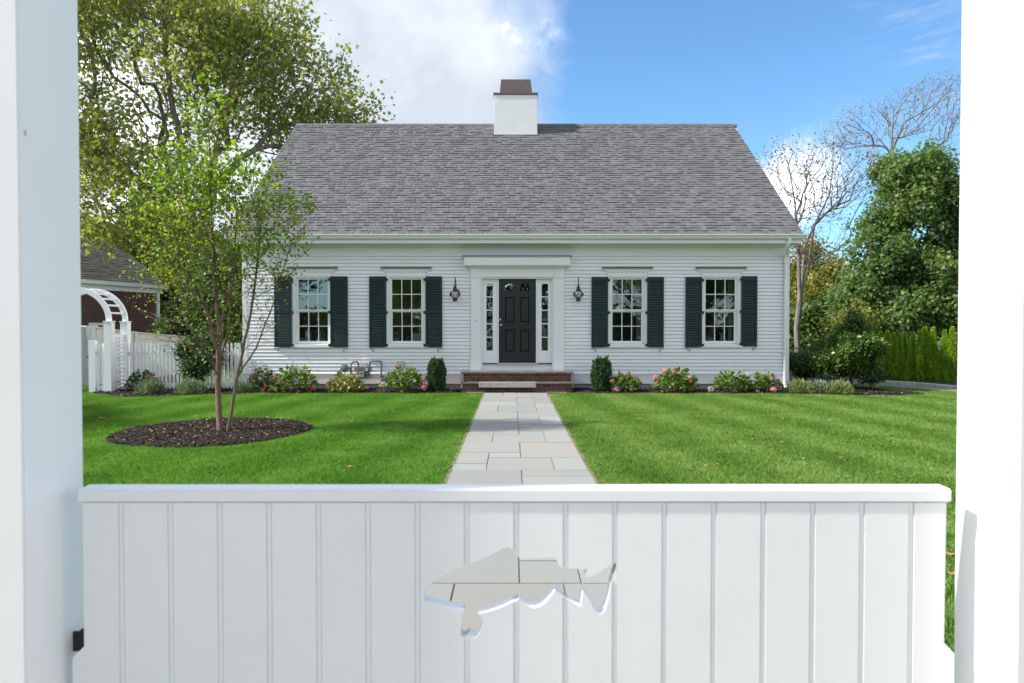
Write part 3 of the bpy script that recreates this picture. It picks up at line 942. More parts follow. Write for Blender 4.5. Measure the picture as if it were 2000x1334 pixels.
# front clapboards, each board its own
zc0 = zt1 + 0.024
ncl = 33
ex = (ZFR - zc0) / ncl
casing = [(wx(c - 39.5), wx(c + 39.5), wz(680), wz(529)) for c in WC] + [(wx(919), wx(1101), 0, wz(523))]
for k in range(ncl):
    za = zc0 + ex * k; zb = za + ex
    segs = [(HX0 + 0.115, HX1 - 0.115)]
    for h in casing:
        if zb - 0.02 > h[2] and za + 0.03 < h[3]:
            ns = []
            for a, b in segs:
                if h[1] <= a or h[0] >= b: ns.append((a, b)); continue
                if h[0] > a: ns.append((a, h[0]))
                if h[1] < b: ns.append((h[1], b))
            segs = ns
    ns = []
    for a, b in segs:
        if b - a > 5.5:
            c = a + (b - a) * rnd.uniform(0.35, 0.65); ns += [(a, c - 0.0012), (c + 0.0012, b)]
        else: ns.append((a, b))
    for a, b in ns:
        t = 0.024 + rnd.uniform(-0.0008, 0.0008)
        MB().prism([(DF + 0.011, za), (DF - t, za), (DF - t, za + 0.004), (DF - 0.001, zb - 0.004), (DF + 0.011, zb - 0.004)], 'x', a, b).build('clapboard', clapm, front)

# corner boards, frieze, soffit, fascia, gutter, downspout
for a, b in ((HX0, HX0 + 0.115), (HX1 - 0.115, HX1)):
    MB().box(a, b, DF - 0.026, DF + 0.15, zc0, ZFR).build('corner_board', white, house, bevel=0.003)
mb = MB().box(HX0 - 0.0, HX1 + 0.0, DF - 0.024, DF + 0.011, ZFR, SOF)
mb.box(HX0 + .0, HX1 + .0, DF - 0.034, DF - 0.025, ZFR - 0.012, ZFR + 0.02)
mb.prism([(DF - 0.025, SOF - 0.09), (DF - 0.10, SOF - 0.001), (DF - 0.025, SOF - 0.001)], 'x', HX0, HX1)
mb.build('frieze_board', white, house, bevel=0.002)
mb = MB()
mb.box(RX0 + 0.01, RX1 - 0.01, EY + 0.06, DF + 0.14, SOF, SOF + 0.02)
mb.build('soffit', white, house)
mb = MB()
fz1 = P(1000, 465, EY).z; fz2 = P(1000, 457, EY).z
mb.box(RX0 + 0.01, RX1 - 0.01, EY + 0.03, EY + 0.059, SOF - 0.015, RZ0 - 0.005)
# boxed return under the rake, with a cove below
for sx, x in ((-1, RX0 + 0.01), (1, RX1 - 0.01)):
    mb.box(min(x, x - sx * 0.022), max(x, x - sx * 0.022), EY + 0.06, DF + 0.45, SOF - 0.0, SOF + 0.13)
mb.build('fascia', white, house, bevel=0.003)
gx0, gx1 = P(438, 460, EY - .1).x, P(1577, 460, EY - .1).x
gz1 = P(1000, 456.5, EY - .1).z; gz0 = P(1000, 465.5, EY - .1).z
gh = gz1 - gz0
prof = [(EY + .025, gz0), (EY - 0.035, gz0), (EY - 0.055, gz0 + gh * .22), (EY - 0.06, gz0 + gh * .45), (EY - 0.085, gz0 + gh * .62), (EY - 0.098, gz0 + gh * .78), (EY - 0.098, gz1), (EY - 0.088, gz1), (EY - 0.086, gz0 + gh * .80),
        (EY - 0.05, gz0 + gh * 0.45), (EY - 0.03, gz0 + 0.006), (EY + .02, gz0 + 0.006), (EY + .02, gz1), (EY + .025, gz1)]
mb = MB().prism(prof, 'x', gx0, gx1)
for x in (gx0, gx1): mb.box(x - .003, x + .003, EY - .097, EY + .024, gz0 + .0, gz1 - 0.002)
mb.build('gutter', white, house)
dx = P(1533.5, 600, DF - .06).x
mb = MB().tube([(P(1541, 470, EY).x, EY - 0.03, gz0 + .01), (P(1541, 470, EY).x, EY - 0.03, gz0 - .10), (P(1539, 480, EY).x, EY + 0.04, gz0 - .17), (dx + .02, DF - .12, gz0 - .32), (dx, DF - .065, gz0 - .40), (dx, DF - .065, 1.4), (dx, DF - .065, 0.16), (dx + .0, DF - .18, 0.06)], [0.038] * 8, 10)
for z in (0.9, 2.4, 3.1): mb.box(dx - .05, dx + .05, DF - .10, DF - .02, z, z + .03)
mb.build('downspout', white, house, smooth=False)
mb = MB().tube([(wx(492), DF - .03, .25), (wx(492), DF - .03, wz(700)), (wx(488), DF - .03, wz(699)), (wx(488), DF - .03, wz(716))], 0.008, 6)
mb.build('cable_conduit', greylt, house)

# ---- roof
def roof_pt(s, t, h):   # s along the eave, t up the slope, h off the surface
    return (s, EY + t * cs - h * sn, RZ0 + t * sn + h * cs)


SL = (RIDGE_Y - EY) / cs
mb = MB()
v = [roof_pt(RX0, -0.01, -0.10), roof_pt(RX1, -0.01, -0.10), roof_pt(RX1, SL, -0.10), roof_pt(RX0, SL, -0.10),
     roof_pt(RX0, -0.01, 0.0), roof_pt(RX1, -0.01, 0.0), roof_pt(RX1, SL, 0.0), roof_pt(RX0, SL, 0.0)]
mb.add(v, [(0, 3, 2, 1), (4, 5, 6, 7), (0, 1, 5, 4), (1, 2, 6, 5), (2, 3, 7, 6), (3, 0, 4, 7)])
yb = 2 * RIDGE_Y - EY
mb.prism([(RIDGE_Y, RZ1 - 0.13), (yb, RZ0 - 0.13), (yb, RZ0), (RIDGE_Y, RZ1)], 'x', RX0, RX1)
roof = mb.build('roof', shing, house)
mb = MB()
for sx, x in ((-1, RX0), (1, RX1)):
    x2 = x + sx * 0.022
    mb.prism([(EY - 0.0, RZ0 - 0.16), (RIDGE_Y, RZ1 - 0.15), (yb, RZ0 - 0.16), (yb, RZ0 - .01), (RIDGE_Y, RZ1 + 0.0), (EY, RZ0 - .01)], 'x', min(x, x2), max(x, x2))
mb.build('rake_board', white, house)
EXP = 0.128
ncourse = int(SL / EXP)
stuffv = MB()
ridx = 0
for c in range(ncourse + 1):
    t0 = c * EXP - 0.02
    t1 = min(t0 + EXP + 0.012, SL + 0.0)
    s = RX0 - 0.018 - rnd.uniform(0, 0.15)
    while s < RX1 + 0.018:
        w = rnd.choice((0.11, 0.13, 0.15, 0.17)) * rnd.uniform(0.9, 1.1)
        a, b = max(s, RX0 - 0.018), min(s + w, RX1 + 0.018)
        s += w
        if b - a < 0.02: continue
        h = rnd.choice((0.012, 0.014, 0.024, 0.026)); hlow = 0.003
        tt = t0 + rnd.uniform(-.002, .002)
        vs = [roof_pt(a, tt, 0.0), roof_pt(b - .006, tt, 0.0), roof_pt(a, tt, h), roof_pt(b - .006, tt, h), roof_pt(a, t1, hlow), roof_pt(b - .006, t1, hlow)]
        fs = [(0, 1, 3, 2), (2, 3, 5, 4), (0, 2, 4), (1, 5, 3)]
        if ridx < 298:
            MB().add(vs, fs).build('shingle', shing, roof)
            ridx += 1
        else:
            stuffv.add(vs, fs)
tag(stuffv.build('roof_shingles', shing, roof), kind='stuff')
mb = MB()
x = RX0 - .02
while x < RX1 + .02:
    w = 0.145
    for sg in (-1, 1):
        mb.add([(x, RIDGE_Y, RZ1 + .030), (x + w + .02, RIDGE_Y, RZ1 + .020), (x + w + .02, RIDGE_Y + sg * 0.13, RZ1 + .020 - 0.13 * math.tan(slope)), (x, RIDGE_Y + sg * 0.13, RZ1 + .030 - 0.13 * math.tan(slope))], [(0, 1, 2, 3)])
    x += w
tag(mb.build('ridge_caps', shing, roof), kind='stuff')

# ---- chimney
CY = 20.83
c0, c1 = P(965, 240, CY).x, P(1049.5, 240, CY).x
cz = P(1000, 185, CY).z
mb = MB().box(c0, c1, CY, CY + 1.0, P(1000, 263, CY).z - 0.5, cz)
chim = mb.build('chimney', stucco, house, bevel=0.01)
ct = P(1000, 181, CY).z; cm = P(1000, 153, CY + .12).z
mb = MB().box(c0 - .02, c1 + .02, CY - .02, CY + 1.02, cz - .005, ct)
mb.build('copper_band', copper, chim, bevel=0.004)
mb = MB()
xa, xb = P(976, 181, CY + .08).x, P(1040, 181, CY + .08).x
xc, xd = P(978.5, 153, CY + .2).x, P(1036, 153, CY + .2).x
mb.add([(xa, CY + .08, ct), (xb, CY + .08, ct), (xb, CY + .92, ct), (xa, CY + .92, ct), (xc, CY + .2, cm), (xd, CY + .2, cm), (xd, CY + .8, cm), (xc, CY + .8, cm)],
       [(0, 1, 5, 4), (1, 2, 6, 5), (2, 3, 7, 6), (3, 0, 4, 7), (4, 5, 6, 7), (0, 3, 2, 1)])
mb.build('copper_chimney_cap', copper, chim, bevel=0.006)
mb = MB().box(c0 - .04, c1 + .04, CY - .06, CY + 0.2, P(1000, 263, CY).z - 0.12, P(1000, 263, CY).z - .01)
mb.build('lead_flashing', pbr('lead_flashing', (0.25, 0.25, 0.26), 0.6), chim)

# ---- rooms behind the windows
mb = MB()
mb.box(HX0 + .18, HX1 - .18, DF + .16, DF + 4.0, 0.55, 0.60)
mb.box(HX0 + .18, HX1 - .18, DF + .16, DF + 4.0, SOF - .05, SOF - .01)
mb.box(HX0 + .18, HX1 - .18, DF + 4.0, DF + 4.1, 0.6, SOF - .05)
for x in (HX0 + .17, wx(930), wx(1090), HX1 - .25): mb.box(x, x + .08, DF + .16, DF + 4.0, .6, SOF - .05)
mb.build('inner_rooms', roomw, house)
mb = MB()
for a, b in ((wx(1428), wx(1436)), (wx(1246), wx(1256)),):
    n = 8
    for i in range(n):
        xx = a + (b - a) * i / n
        mb.box(xx, xx + (b - a) / n * .7, DF + .2 + .03 * (i % 2), DF + .24 + .03 * (i % 2), wz(672), wz(543))
mb.build('curtain', curtain, house)
mb = MB().box(wx(584), wx(618), DF + 1.0, DF + 1.8, .6, wz(646)).box(wx(584), wx(590), DF + 1.0, DF + 1.8, wz(646), wz(640))
mb.build('sofa', furn, house, bevel=.05)

# ---- windows
def make_window(cx, lab=None):
    X = lambda d: wx(cx + d)
    mb = MB()
    # casing
    mb.box(X(-39), X(-34), DF - .026, DF + .03, wz(673), wz(541))
    mb.box(X(34), X(39), DF - .026, DF + .03, wz(673), wz(541))
    mb.box(X(-39), X(39), DF - .027, DF + .03, wz(541), wz(530.5))
    # jambs
    mb.box(X(-34), X(-32.4), DF - .01, DF + .12, wz(671), wz(541.2))
    mb.box(X(32.4), X(34), DF - .01, DF + .12, wz(671), wz(541.2))
    mb.box(X(-32.4), X(32.4), DF - .008, DF + .12, wz(543), wz(541.2))
    win = mb.build('window', white, house, bevel=0.003)
    # head: bed mould flaring to the shelf, then the copper cap
    mb = MB()
    z0, z1, z2 = wz(531), wz(526.5), wz(522)
    mb.prism([(X(-41), z0), (X(41), z0), (X(47), z1), (X(-47), z1)], 'y', DF - .055, DF + .005)
    mb.box(X(-48.5), X(48.5), DF - .085, DF + .005, z1, z1 + 0.016)
    mb.build('window_head', white, win, bevel=0.003)
    MB().prism([(DF - .093, z1 + .017), (DF + .0, z1 + .017), (DF + .0, z2 + .012), (DF - .093, z2 - .012)], 'x', X(-49), X(49)).build('copper_head_cap', copper, win)
    MB().box(X(-43), X(43), DF - .06, DF + .10, wz(679), wz(673.2)).build('window_sill', white, win, bevel=0.005)
    # two sashes
    gy = [DF + .035, DF + .065]
    rows = [[(545.7, 573.8), (575.6, 604.2)], [(609.6, 636.2), (638.0, 666.2)]]
    rails = [(543.2, 545.7), (604.2, 607)], [(606.2, 609.6), (666.2, 671.5)]
    gw = 28.6
    th = 2 * gw / 3
    for s in (0, 1):
        mb = MB(); y = gy[s]; inset = 0 if s == 0 else .4
        zt, zb_ = rows[s][0][0], rows[s][1][1]
        mb.box(X(-32.3), X(-gw + inset), y - .018, y + .018, wz(zb_), wz(zt))
        mb.box(X(gw - inset), X(32.3), y - .018, y + .018, wz(zb_), wz(zt))
        for r in rails[s]: mb.box(X(-32.3), X(32.3), y - .018, y + .018, wz(r[1]), wz(r[0]))
        sash = mb.build('sash', white, win, bevel=0.002)
        for m_ in (-1, 1):
            MB().box(X(m_ * th / 2 - .75), X(m_ * th / 2 + .75), y - .012, y + .010, wz(zb_), wz(zt)).build('muntin', white, win)
        zr = (rows[s][0][1] + rows[s][1][0]) / 2
        MB().box(X(-gw), X(gw), y - .013, y + .011, wz(zr + .75), wz(zr - .75)).build('muntin', white, win)
        for r in rows[s]:
            for q in range(3):
                a = -gw + th * q; tilt = rnd.uniform(-.0012, .0012); t2 = rnd.uniform(-.0012, .0012)
                xa, xb, za, zb2 = X(a + .5), X(a + th - .5), wz(r[1] + .3), wz(r[0] - .3)
                MB().add([(xa, y + .004 + tilt, za), (xb, y + .004 - tilt, za), (xb, y + .004 - tilt + t2, zb2), (xa, y + .004 + tilt + t2, zb2)], [(0, 1, 2, 3)]).build('pane', glass, win)
    MB().box(X(-3), X(3), gy[0] - .03, gy[0] - .018, wz(606), wz(604.6)).build('sash_lock', greylt, win)
    return win


for c in WC: make_window(c)

# ---- shutters
def make_shutter(x0, x1, y0, y1, side, turn=0.0):
    """side -1: hinged on its right edge (left of the window)"""
    a, b, z0, z1 = wx(x0), wx(x1), wz(y1), wz(y0)
    yf, yb_ = DF - .062, DF - .030
    st = .048
    rail = [(z0, z0 + .105), (z0 + (z1 - z0) * .475, z0 + (z1 - z0) * .475 + .085), (z1 - .10, z1)]
    mb = MB()
    mb.box(a, a + st, yf, yb_, z0, z1); mb.box(b - st, b, yf, yb_, z0, z1)
    for r in rail: mb.box(a + st, b - st, yf + .001, yb_ - .001, r[0], r[1])
    sh = mb.build('shutter', greenp, house, bevel=0.002)
    lm = MB()
    L = b - a - 2 * st
    lm.prism([(-.004, -.016), (.0, -.018), (.022, .014), (.018, .016)], 'x', 0, L)
    base = None
    for lo, hi in ((rail[0][1], rail[1][0]), (rail[1][1], rail[2][0])):
        n = 17 if lo < (z0 + z1) / 2 - .1 else 19
        n = max(8, int((hi - lo) / 0.040))
        for i in range(n):
            z = lo + (i + .5) * (hi - lo) / n
            if base is None:
                base = lm.build('louver', greenp, None).data
                o0 = bpy.data.objects[-1] if False else None
                for ob in [o for o in bpy.data.objects if o.data == base]: bpy.data.objects.remove(ob)
                me = base
            o = link('louver', me, sh)
            o.location = Vector((a + st, yf + .006, z)) - WL[sh.name]
    hx = b if side < 0 else a
    for py in (y0 + 6.5, (y0 + y1) / 2 + 1, y1 - 4):
        z = wz(py)
        m2 = MB().box(min(hx, hx - side * .05), max(hx, hx - side * .05), yf - .006, yf + .004, z - .028, z + .028)
        m2.tube([(hx - side * .015, yf - .002, z - .036), (hx - side * .015, yf - .002, z + .036)], .011, 8)
        m2.build('hinge', blackm, sh)
    # curled iron holdback below the outer corner
    ox = a + .03 if side < 0 else b - .03
    s = 1 if side < 0 else -1
    zz = z0
    pts = [(ox - s * .02, yf - .012, zz + .03), (ox - s * .018, yf - .016, zz - .005), (ox + s * .01, yf - .016, zz - .03), (ox + s * .05, yf - .016, zz - .042), (ox + s * .078, yf - .016, zz - .062), (ox + s * .085, yf - .016, zz - .09), (ox + s * .065, yf - .016, zz - .108), (ox + s * .045, yf - .016, zz - .095), (ox + s * .055, yf - .016, zz - .08)]
    m2 = MB().tube(pts, [.006, .007, .008, .008, .007, .007, .006, .005, .004], 6)
    m2.tube([(ox + s * .02, DF + .0, zz - .034), (ox + s * .02, yf - .02, zz - .034)], .006, 6)
    m2.build('shutter_dog', blackm, sh)
    return sh


louver_me = None
for x0, x1, y0_, y1_, s in ((537, 570.5, 540, 678, -1), (646, 680, 540, 678, 1), (722, 754.5, 540, 678, -1), (831.5, 864, 540, 678, 1),
                            (1155, 1187, 541, 678, -1), (1263.5, 1295.5, 541, 678, 1), (1338, 1370, 541, 678, -1), (1447, 1477.5, 539.5, 676, 1)):
    make_shutter(x0, x1, y0_, y1_, s)

# ---- entry: pilasters, entablature, door, sidelights
ent = MB()
ent.box(wx(941), wx(1079.5), DF + .10, DF + .14, wz(724), wz(710.2))
entry = ent.build('entry_surround', white, house)
for a, b in ((919.5, 938.5), (1082, 1101)):
    m2 = MB().box(wx(a), wx(b), DF - .06, DF + .011, wz(702.5), wz(543))
    m2.box(wx(a) - .006, wx(b) + .012, DF - .075, DF + .01, wz(724), wz(703.5))
    m2.prism([(DF - .066, wz(703.5)), (DF + .0, wz(703.5)), (DF, wz(702)), (DF - .06, wz(702))], 'x', wx(a) - .004, wx(b) + .006)
    m2.box(wx(a), wx(b), DF - .075, DF + .01, wz(543), wz(524.5))
    m2.build('pilaster', white, entry, bevel=0.003)
m2 = MB()
# reveals either side and head
m2.box(wx(938.6), wx(942), DF - .03, DF + .12, wz(724), wz(541.5)).box(wx(1078.6), wx(1082), DF - .03, DF + .12, wz(724), wz(541.5))
m2.box(wx(942), wx(1078.6), DF - .028, DF + .12, wz(544.4), wz(541.5))
m2.build('door_casing', white, entry, bevel=0.002)
m2 = MB().box(wx(938.6), wx(1081.9), DF - .06, DF + .011, wz(541.4), wz(524.6))
m2.box(wx(919.5), wx(1101), DF - .078, DF + .011, wz(543) - .004, wz(542) + .002) if False else None
m2.prism([(DF - .076, wz(524.4)), (DF, wz(524.4)), (DF, wz(520)), (DF - .20, wz(520.2)), (DF - .19, wz(521.5)), (DF - .12, wz(522.6))], 'x', wx(915), wx(1105.5))
m2.box(wx(908), wx(1112), DF - .24, DF, wz(520), wz(505))
m2.prism([(DF - .24, wz(505)), (DF, wz(505)), (DF, wz(503)), (DF - .262, wz(503)), (DF - .262, wz(503.8))], 'x', wx(906.5), wx(1113.5))
m2.build('entablature', white, entry, bevel=0.003)
MB().prism([(DF - .28, wz(503) + .002), (DF, wz(503) + .002), (DF, wz(499.5)), (DF - .28, wz(501.2))], 'x', wx(904.5), wx(1115.5)).build('copper_cornice_cap', copper, entry)
# door frame posts and sill
YD = DF + .075
m2 = MB().box(wx(970.5), wx(974), YD - .03, YD + .05, wz(709.5), wz(544.5)).box(wx(1047), wx(1050.8), YD - .03, YD + .05, wz(709.5), wz(544.5))
m2.build('door_frame', white, entry, bevel=.002)
MB().box(wx(971), wx(1050), YD - .07, YD + .06, wz(711.2), wz(709)).build('door_sill', greylt, entry)
# sidelights
for a, b, ga, gb in ((942.2, 970.3, 949.8, 962.3), (1051, 1078.4, 1058, 1070.6)):
    m2 = MB()
    wall_holes(m2, wx(a), wx(b), wz(709.3), wz(544.6), [(wx(ga), wx(gb), wz(685), wz(554))], YD - .01, YD + .03)
    sl = m2.build('sidelight', white, entry, bevel=.002)
    MB().box(wx(a), wx(b), YD - .025, YD + .04, wz(711), wz(709.4)).build('sidelight_sill', blackm, sl)
    for q in range(5):
        z1_, z0_ = 554 + q * 26.4, 554 + q * 26.4 + 24.6
        MB().add([(wx(ga), YD + .012, wz(z0_)), (wx(gb), YD + .012 + rnd.uniform(-.001, .001), wz(z0_)), (wx(gb), YD + .012, wz(z1_)), (wx(ga), YD + .012, wz(z1_))], [(0, 1, 2, 3)]).build('pane', glassc, sl)
        if q < 4: MB().box(wx(ga), wx(gb), YD - .004, YD + .011, wz(z0_ + 1.8), wz(z0_)).build('muntin', white, sl)
# door with raised panels
dz0, dz1, da, db = wz(708.6), wz(545), wx(974.3), wx(1046.7)
pan = [(986.7, 1004.5, 580, 629.4), (1016, 1034, 580, 629.4), (986.7, 1004.5, 645, 687), (1016, 1034, 645, 687)]
gl = [(986.2, 1005, 553.6, 567.6), (1015.6, 1034.4, 553.6, 567.6)]
m2 = MB()
wall_holes(m2, da, db, dz0, dz1, [(wx(a), wx(b), wz(d), wz(c)) for a, b, c, d in pan + gl], YD, YD + .04)
door = m2.build('front_door', doorp, entry, bevel=.003)
for a, b, c, d in pan:
    x0, x1, z0, z1 = wx(a), wx(b), wz(d), wz(c)
    g = .028
    mm = MB().add([(x0, YD + .026, z0), (x1, YD + .026, z0), (x1, YD + .026, z1), (x0, YD + .026, z1), (x0 + g, YD + .004, z0 + g), (x1 - g, YD + .004, z0 + g), (x1 - g, YD + .004, z1 - g), (x0 + g, YD + .004, z1 - g)],
                  [(0, 1, 5, 4), (1, 2, 6, 5), (2, 3, 7, 6), (3, 0, 4, 7), (4, 5, 6, 7)])
    mm.build('door_panel', doorp, door)
for a, b, c, d in gl:
    x0, x1, z0, z1 = wx(a), wx(b), wz(d), wz(c)
    MB().add([(x0, YD + .02, z0), (x1, YD + .02, z0), (x1, YD + .02, z1), (x0, YD + .02, z1)], [(0, 1, 2, 3)]).build('pane', glassc, door)
    mm = MB()
    for u0, u1, v0, v1 in ((-.008, 0, -.008, z1 - z0 + .008), (x1 - x0, x1 - x0 + .008, -.008, z1 - z0 + .008), (0, x1 - x0, -.008, 0), (0, x1 - x0, z1 - z0, z1 - z0 + .008)):
        mm.box(x0 + u0, x0 + u1, YD - .006, YD, z0 + v0, z0 + v1)
    # leaded came: an oval with crossing bars
    cxm, czm = (x0 + x1) / 2, (z0 + z1) / 2
    for rr in (.03,):
        mm.tube([(cxm + rr * .8 * math.cos(t * math.pi / 8), YD + .017, czm + rr * math.sin(t * math.pi / 8)) for t in range(17)], .0035, 4)
    for sx in (-1, 1):
        mm.box(cxm + sx * .062, cxm + sx * .066 + .002, YD + .014, YD + .019, z0, z1)
    mm.build('leaded_frame', blackm, door)
kx, kz = wx(978.6), wz(634.8)
mm = MB().lathe([(.033, 0), (.033, -.006), (.012, -.010), (.012, -.03), (.026, -.042), (.03, -.056), (.022, -.07), (.004, -.074)], (kx, YD - .001, kz), 14, axis='y')
mm.build('door_knob', steel, door, smooth=True)
mm = MB().lathe([(.024, 0), (.024, -.012), (.004, -.014)], (kx - .02, YD - .001, wz(624)), 12, axis='y')
mm.build('deadbolt', greylt, door)
MB().box(wx(929), wx(931), DF - .074, DF - .0605, wz(629), wz(624.5)).build('doorbell', greylt, entry, bevel=.003)

# ---- brick steps
steps = thing('brick_steps', (0.1, 16.2, 0), 'two red brick entry steps with dark stone treads below the front door', 'steps')
SY1, SY0 = 16.08, 15.84
sx0, sx1 = P(905, 740, SY1).x, P(1116, 740, SY1).x
lx0, lx1 = P(903, 755, SY0).x, P(1119, 755, SY0).x
zt = P(1000, 726, SY1).z
zl = P(1000, 747, SY0).z
mb = MB().box(sx0 + .012, sx1 - .012, SY1 + .012, DF - .03, -.03, zt - .05)
mb.box(lx0 + .012, lx1 - .012, SY0 + .012, SY1 + .011, -.03, zl - .04)
mb.build('mortar_core', mortar, steps)
MB().box(sx0 - .05, sx1 + .05, SY1 - .05, DF - .03, zt - .045, zt).build('stone_tread', treadm, steps, bevel=.006)
MB().box(lx0 - .03, lx1 + .03, SY0 - .035, SY1 + .01, zl - .038, zl).build('stone_tread', treadm, steps, bevel=.006)


def brick_wall(x0, x1, y, z0, z1, n, par, side=None):
    hh = (z1 - z0) / n
    bw = .205
    for r in range(n):
        x = x0 - (bw / 2 + .005 if r % 2 else 0)
        while x < x1:
            a, b = max(x, x0), min(x + bw, x1)
            if b - a > .03:
                MB().box(a, b - .009, y + rnd.uniform(-.002, .002), y + .09, z0 + r * hh + .004, z0 + (r + 1) * hh - .006).build('brick', brickm, par, bevel=.003)
            x += bw + .002
brick_wall(sx0, sx1, SY1, zl + .002, zt - .047, 3, steps)
brick_wall(lx0, lx1, SY0, .0, zl - .040, 3, steps)
for r in range(6):
    zz = .0 + r * (zt - .047) / 6
    for k in range(3):
        for x in (sx0 + .0, sx1 - .012):
            MB().box(x - .002, x + .014, SY1 + .10 + k * .21 - (r % 2) * .1 + .1, SY1 + .10 + k * .21 - (r % 2) * .1 + .295, zz + .004, zz + (zt - .047) / 6 - .006).build('brick', brickm, steps)

bx0, bx1 = P(935, 752, 15.74).x, P(1047, 752, 15.74).x
b0, b1 = P(1000, 757, 15.68).z, P(1000, 746.5, 15.68).z
mb = MB().box(bx0, bx1, 15.67, SY0 - .004, b0 + .0, b1)
beam = mb.build('wooden_beam', oakw, None, loc=(0.05, 15.75, b0), bevel=.008)
tag(beam, 'weathered grey wooden beam laid across the lower brick step', 'beam')

# ---- wall lanterns
def lantern(cx, lab):
    x = wx(cx)
    y = DF - .20
    z = lambda py: P(1000, py, y).z
    root = thing('wall_lantern', (x, DF - .02, z(565)), lab, 'lantern', 'onion lanterns either side of the front door')
    sc_ = 1
    # backplate, arm and hook
    m = MB().lathe([(.055, 0), (.055, -.012), (.03, -.02), (.012, -.022)], (x + .045, DF - .012, z(569)), 12, axis='y')
    m.tube([(x + .045, DF - .03, z(569)), (x + .04, DF - .07, z(570)), (x + .02, DF - .10, z(560)), (x + .012, DF - .12, z(548)), (x + .0, DF - .15, z(541.5)), (x - .0, y, z(541)), (x + .004, y, z(546)), (x + .002, y, z(551)), (x, y, z(556))], [.012, .012, .012, .011, .011, .010, .010, .009, .008], 8)
    m.build('bracket', bronze, root, smooth=True)
    zt_, zb_ = z(555.5), z(569)
    h = zt_ - zb_
    MB().lathe([(.008, h), (.014, h * .92), (.03, h * .72), (.046, h * .40), (.052, h * .12), (.050, 0)], (x, y, zb_), 16).build('lantern_cap', bronze, root, smooth=True)
    g0, g1 = z(582), z(569)
    gh_ = g1 - g0
    prof = [(.045, 0), (.085, gh_ * .15), (.125, gh_ * .40), (.132, gh_ * .58), (.11, gh_ * .80), (.06, gh_ * .96), (.048, gh_)]
    MB().lathe(prof, (x, y, g0), 20).build('glass_globe', glassl, root, smooth=True)
    m = MB()
    for k in range(6):
        an = k * math.pi / 3 + .3
        m.tube([(x + (r + .005) * math.cos(an), y + (r + .005) * math.sin(an), g0 + hh) for r, hh in prof], .0028, 4)
    m.tube([(x + .138 * math.cos(t * math.pi / 10), y + .138 * math.sin(t * math.pi / 10), g0 + gh_ * .55) for t in range(21)], .0028, 4)
    m.build('wire_guard', bronze, root)
    z0_, z1_ = z(588), z(582)
    MB().lathe([(.018, -.012), (.05, 0), (.058, .012), (.052, (z1_ - z0_) * .55), (.056, z1_ - z0_)], (x, y, z0_), 16).build('lantern_base', bronze, root, smooth=True)
    m = MB().lathe([(.02, 0), (.022, .05), (.016, .06), (.022, .085), (.020, .12), (.006, .135)], (x, y, z0_ + .06), 10)
    m.build('bulb_socket', greylt, root, smooth=True)


lantern(890, 'bronze onion lantern on the clapboards left of the front door')
lantern(1128, 'bronze onion lantern on the clapboards right of the front door')

# ---- gas meter and electric box
gm = thing('gas_meter', (wx(710), DF - .05, 0.5), 'grey gas meter with bent pipes and round regulator between the left windows', 'gas meter')
yg = DF - .16
def gp(px, py): q = P(px, py, yg); return (q.x, yg, q.z)
MB().tube([gp(685.5, 765), gp(685.5, 735), gp(685.3, 712), gp(687, 708), gp(691, 706.3), gp(697, 706.3), gp(699.6, 708), gp(700, 717)], [.019] * 8, 10).build('inlet_pipe', greym, gm, smooth=True)
MB().tube([gp(722, 717), gp(722, 708), gp(723.5, 705.8), gp(728, 705), gp(740, 705), gp(744, 706), gp(745, 710), gp(744.6, 734), gp(745.5, 736.5), (gp(747, 736)[0], DF + .0, gp(747, 736)[2])], [.022, .022, .025, .022, .022, .025, .025, .022, .026, .024], 10).build('outlet_pipe', greym, gm, smooth=True)
m = MB()
for px, py in ((700, 712), (722, 711), (744.8, 716), (685.3, 722)):
    q = gp(px, py); m.lathe([(.026, -.02), (.029, -.015), (.029, .015), (.026, .02)], q, 8)
m.build('pipe_union', greym, gm)
q = gp(673.4, 719)
m = MB().lathe([(.02, -.075), (.06, -.07), (.07, -.055), (.098, -.05), (.104, -.035), (.104, -.015), (.098, 0), (.05, .03), (.03, .06)], q, 20, axis='y')
m.tube([gp(679, 720), gp(686, 720)], .017, 8)
m.build('regulator', greym, gm, smooth=False)
a, b = gp(692.7, 724), gp(725.5, 717)
MB().box(a[0], b[0], yg - .07, yg + .07, a[2], b[2]).build('meter_top', greym, gm, bevel=.012)
a, b = gp(696.3, 736.5), gp(714, 724)
c = gp(722, 733)
m = MB().box(a[0], b[0], yg - .09, yg + .08, a[2], a[2] + (b[2] - a[2]) * 1.02); m.box(b[0], c[0], yg - .05, yg + .07, c[2] - .03, b[2])
m.build('meter_body', greym, gm, bevel=.012)
a, b = gp(703, 735.5), gp(712.8, 726)
MB().box(a[0], b[0], yg - .112, yg - .091, a[2], b[2]).build('index_cover', greylt, gm, bevel=.003)
m = MB()
a2, b2 = gp(704, 729.3), gp(711.6, 727.4)
m.box(a2[0], b2[0], yg - .116, yg - .1125, a2[2], b2[2])
for px in (705, 707.5, 710.4): 
    q = gp(px, 732.3); m.box(q[0] - .008, q[0] + .008, yg - .115, yg - .1125, q[2] - .006, q[2] + .006)
m.build('index_dials', blackm, gm)
a, b = gp(697.2, 733), gp(701.8, 725); MB().box(a[0], b[0], yg - .095, yg - .0905, a[2], b[2]).build('blue_sticker', labelb, gm)
m = MB()
for px in (698.5, 700.4):
    q = gp(px, 728.5); m.box(q[0] - .006, q[0] + .006, yg - .0975, yg - .0955, q[2] - .014, q[2] + .014)
m.build('sticker_print', greylt, gm)
a, b = gp(696.4, 723.5), gp(701.8, 719); MB().box(a[0], b[0], yg - .0755, yg - .0705, a[2], b[2]).build('red_sticker', labelr, gm)
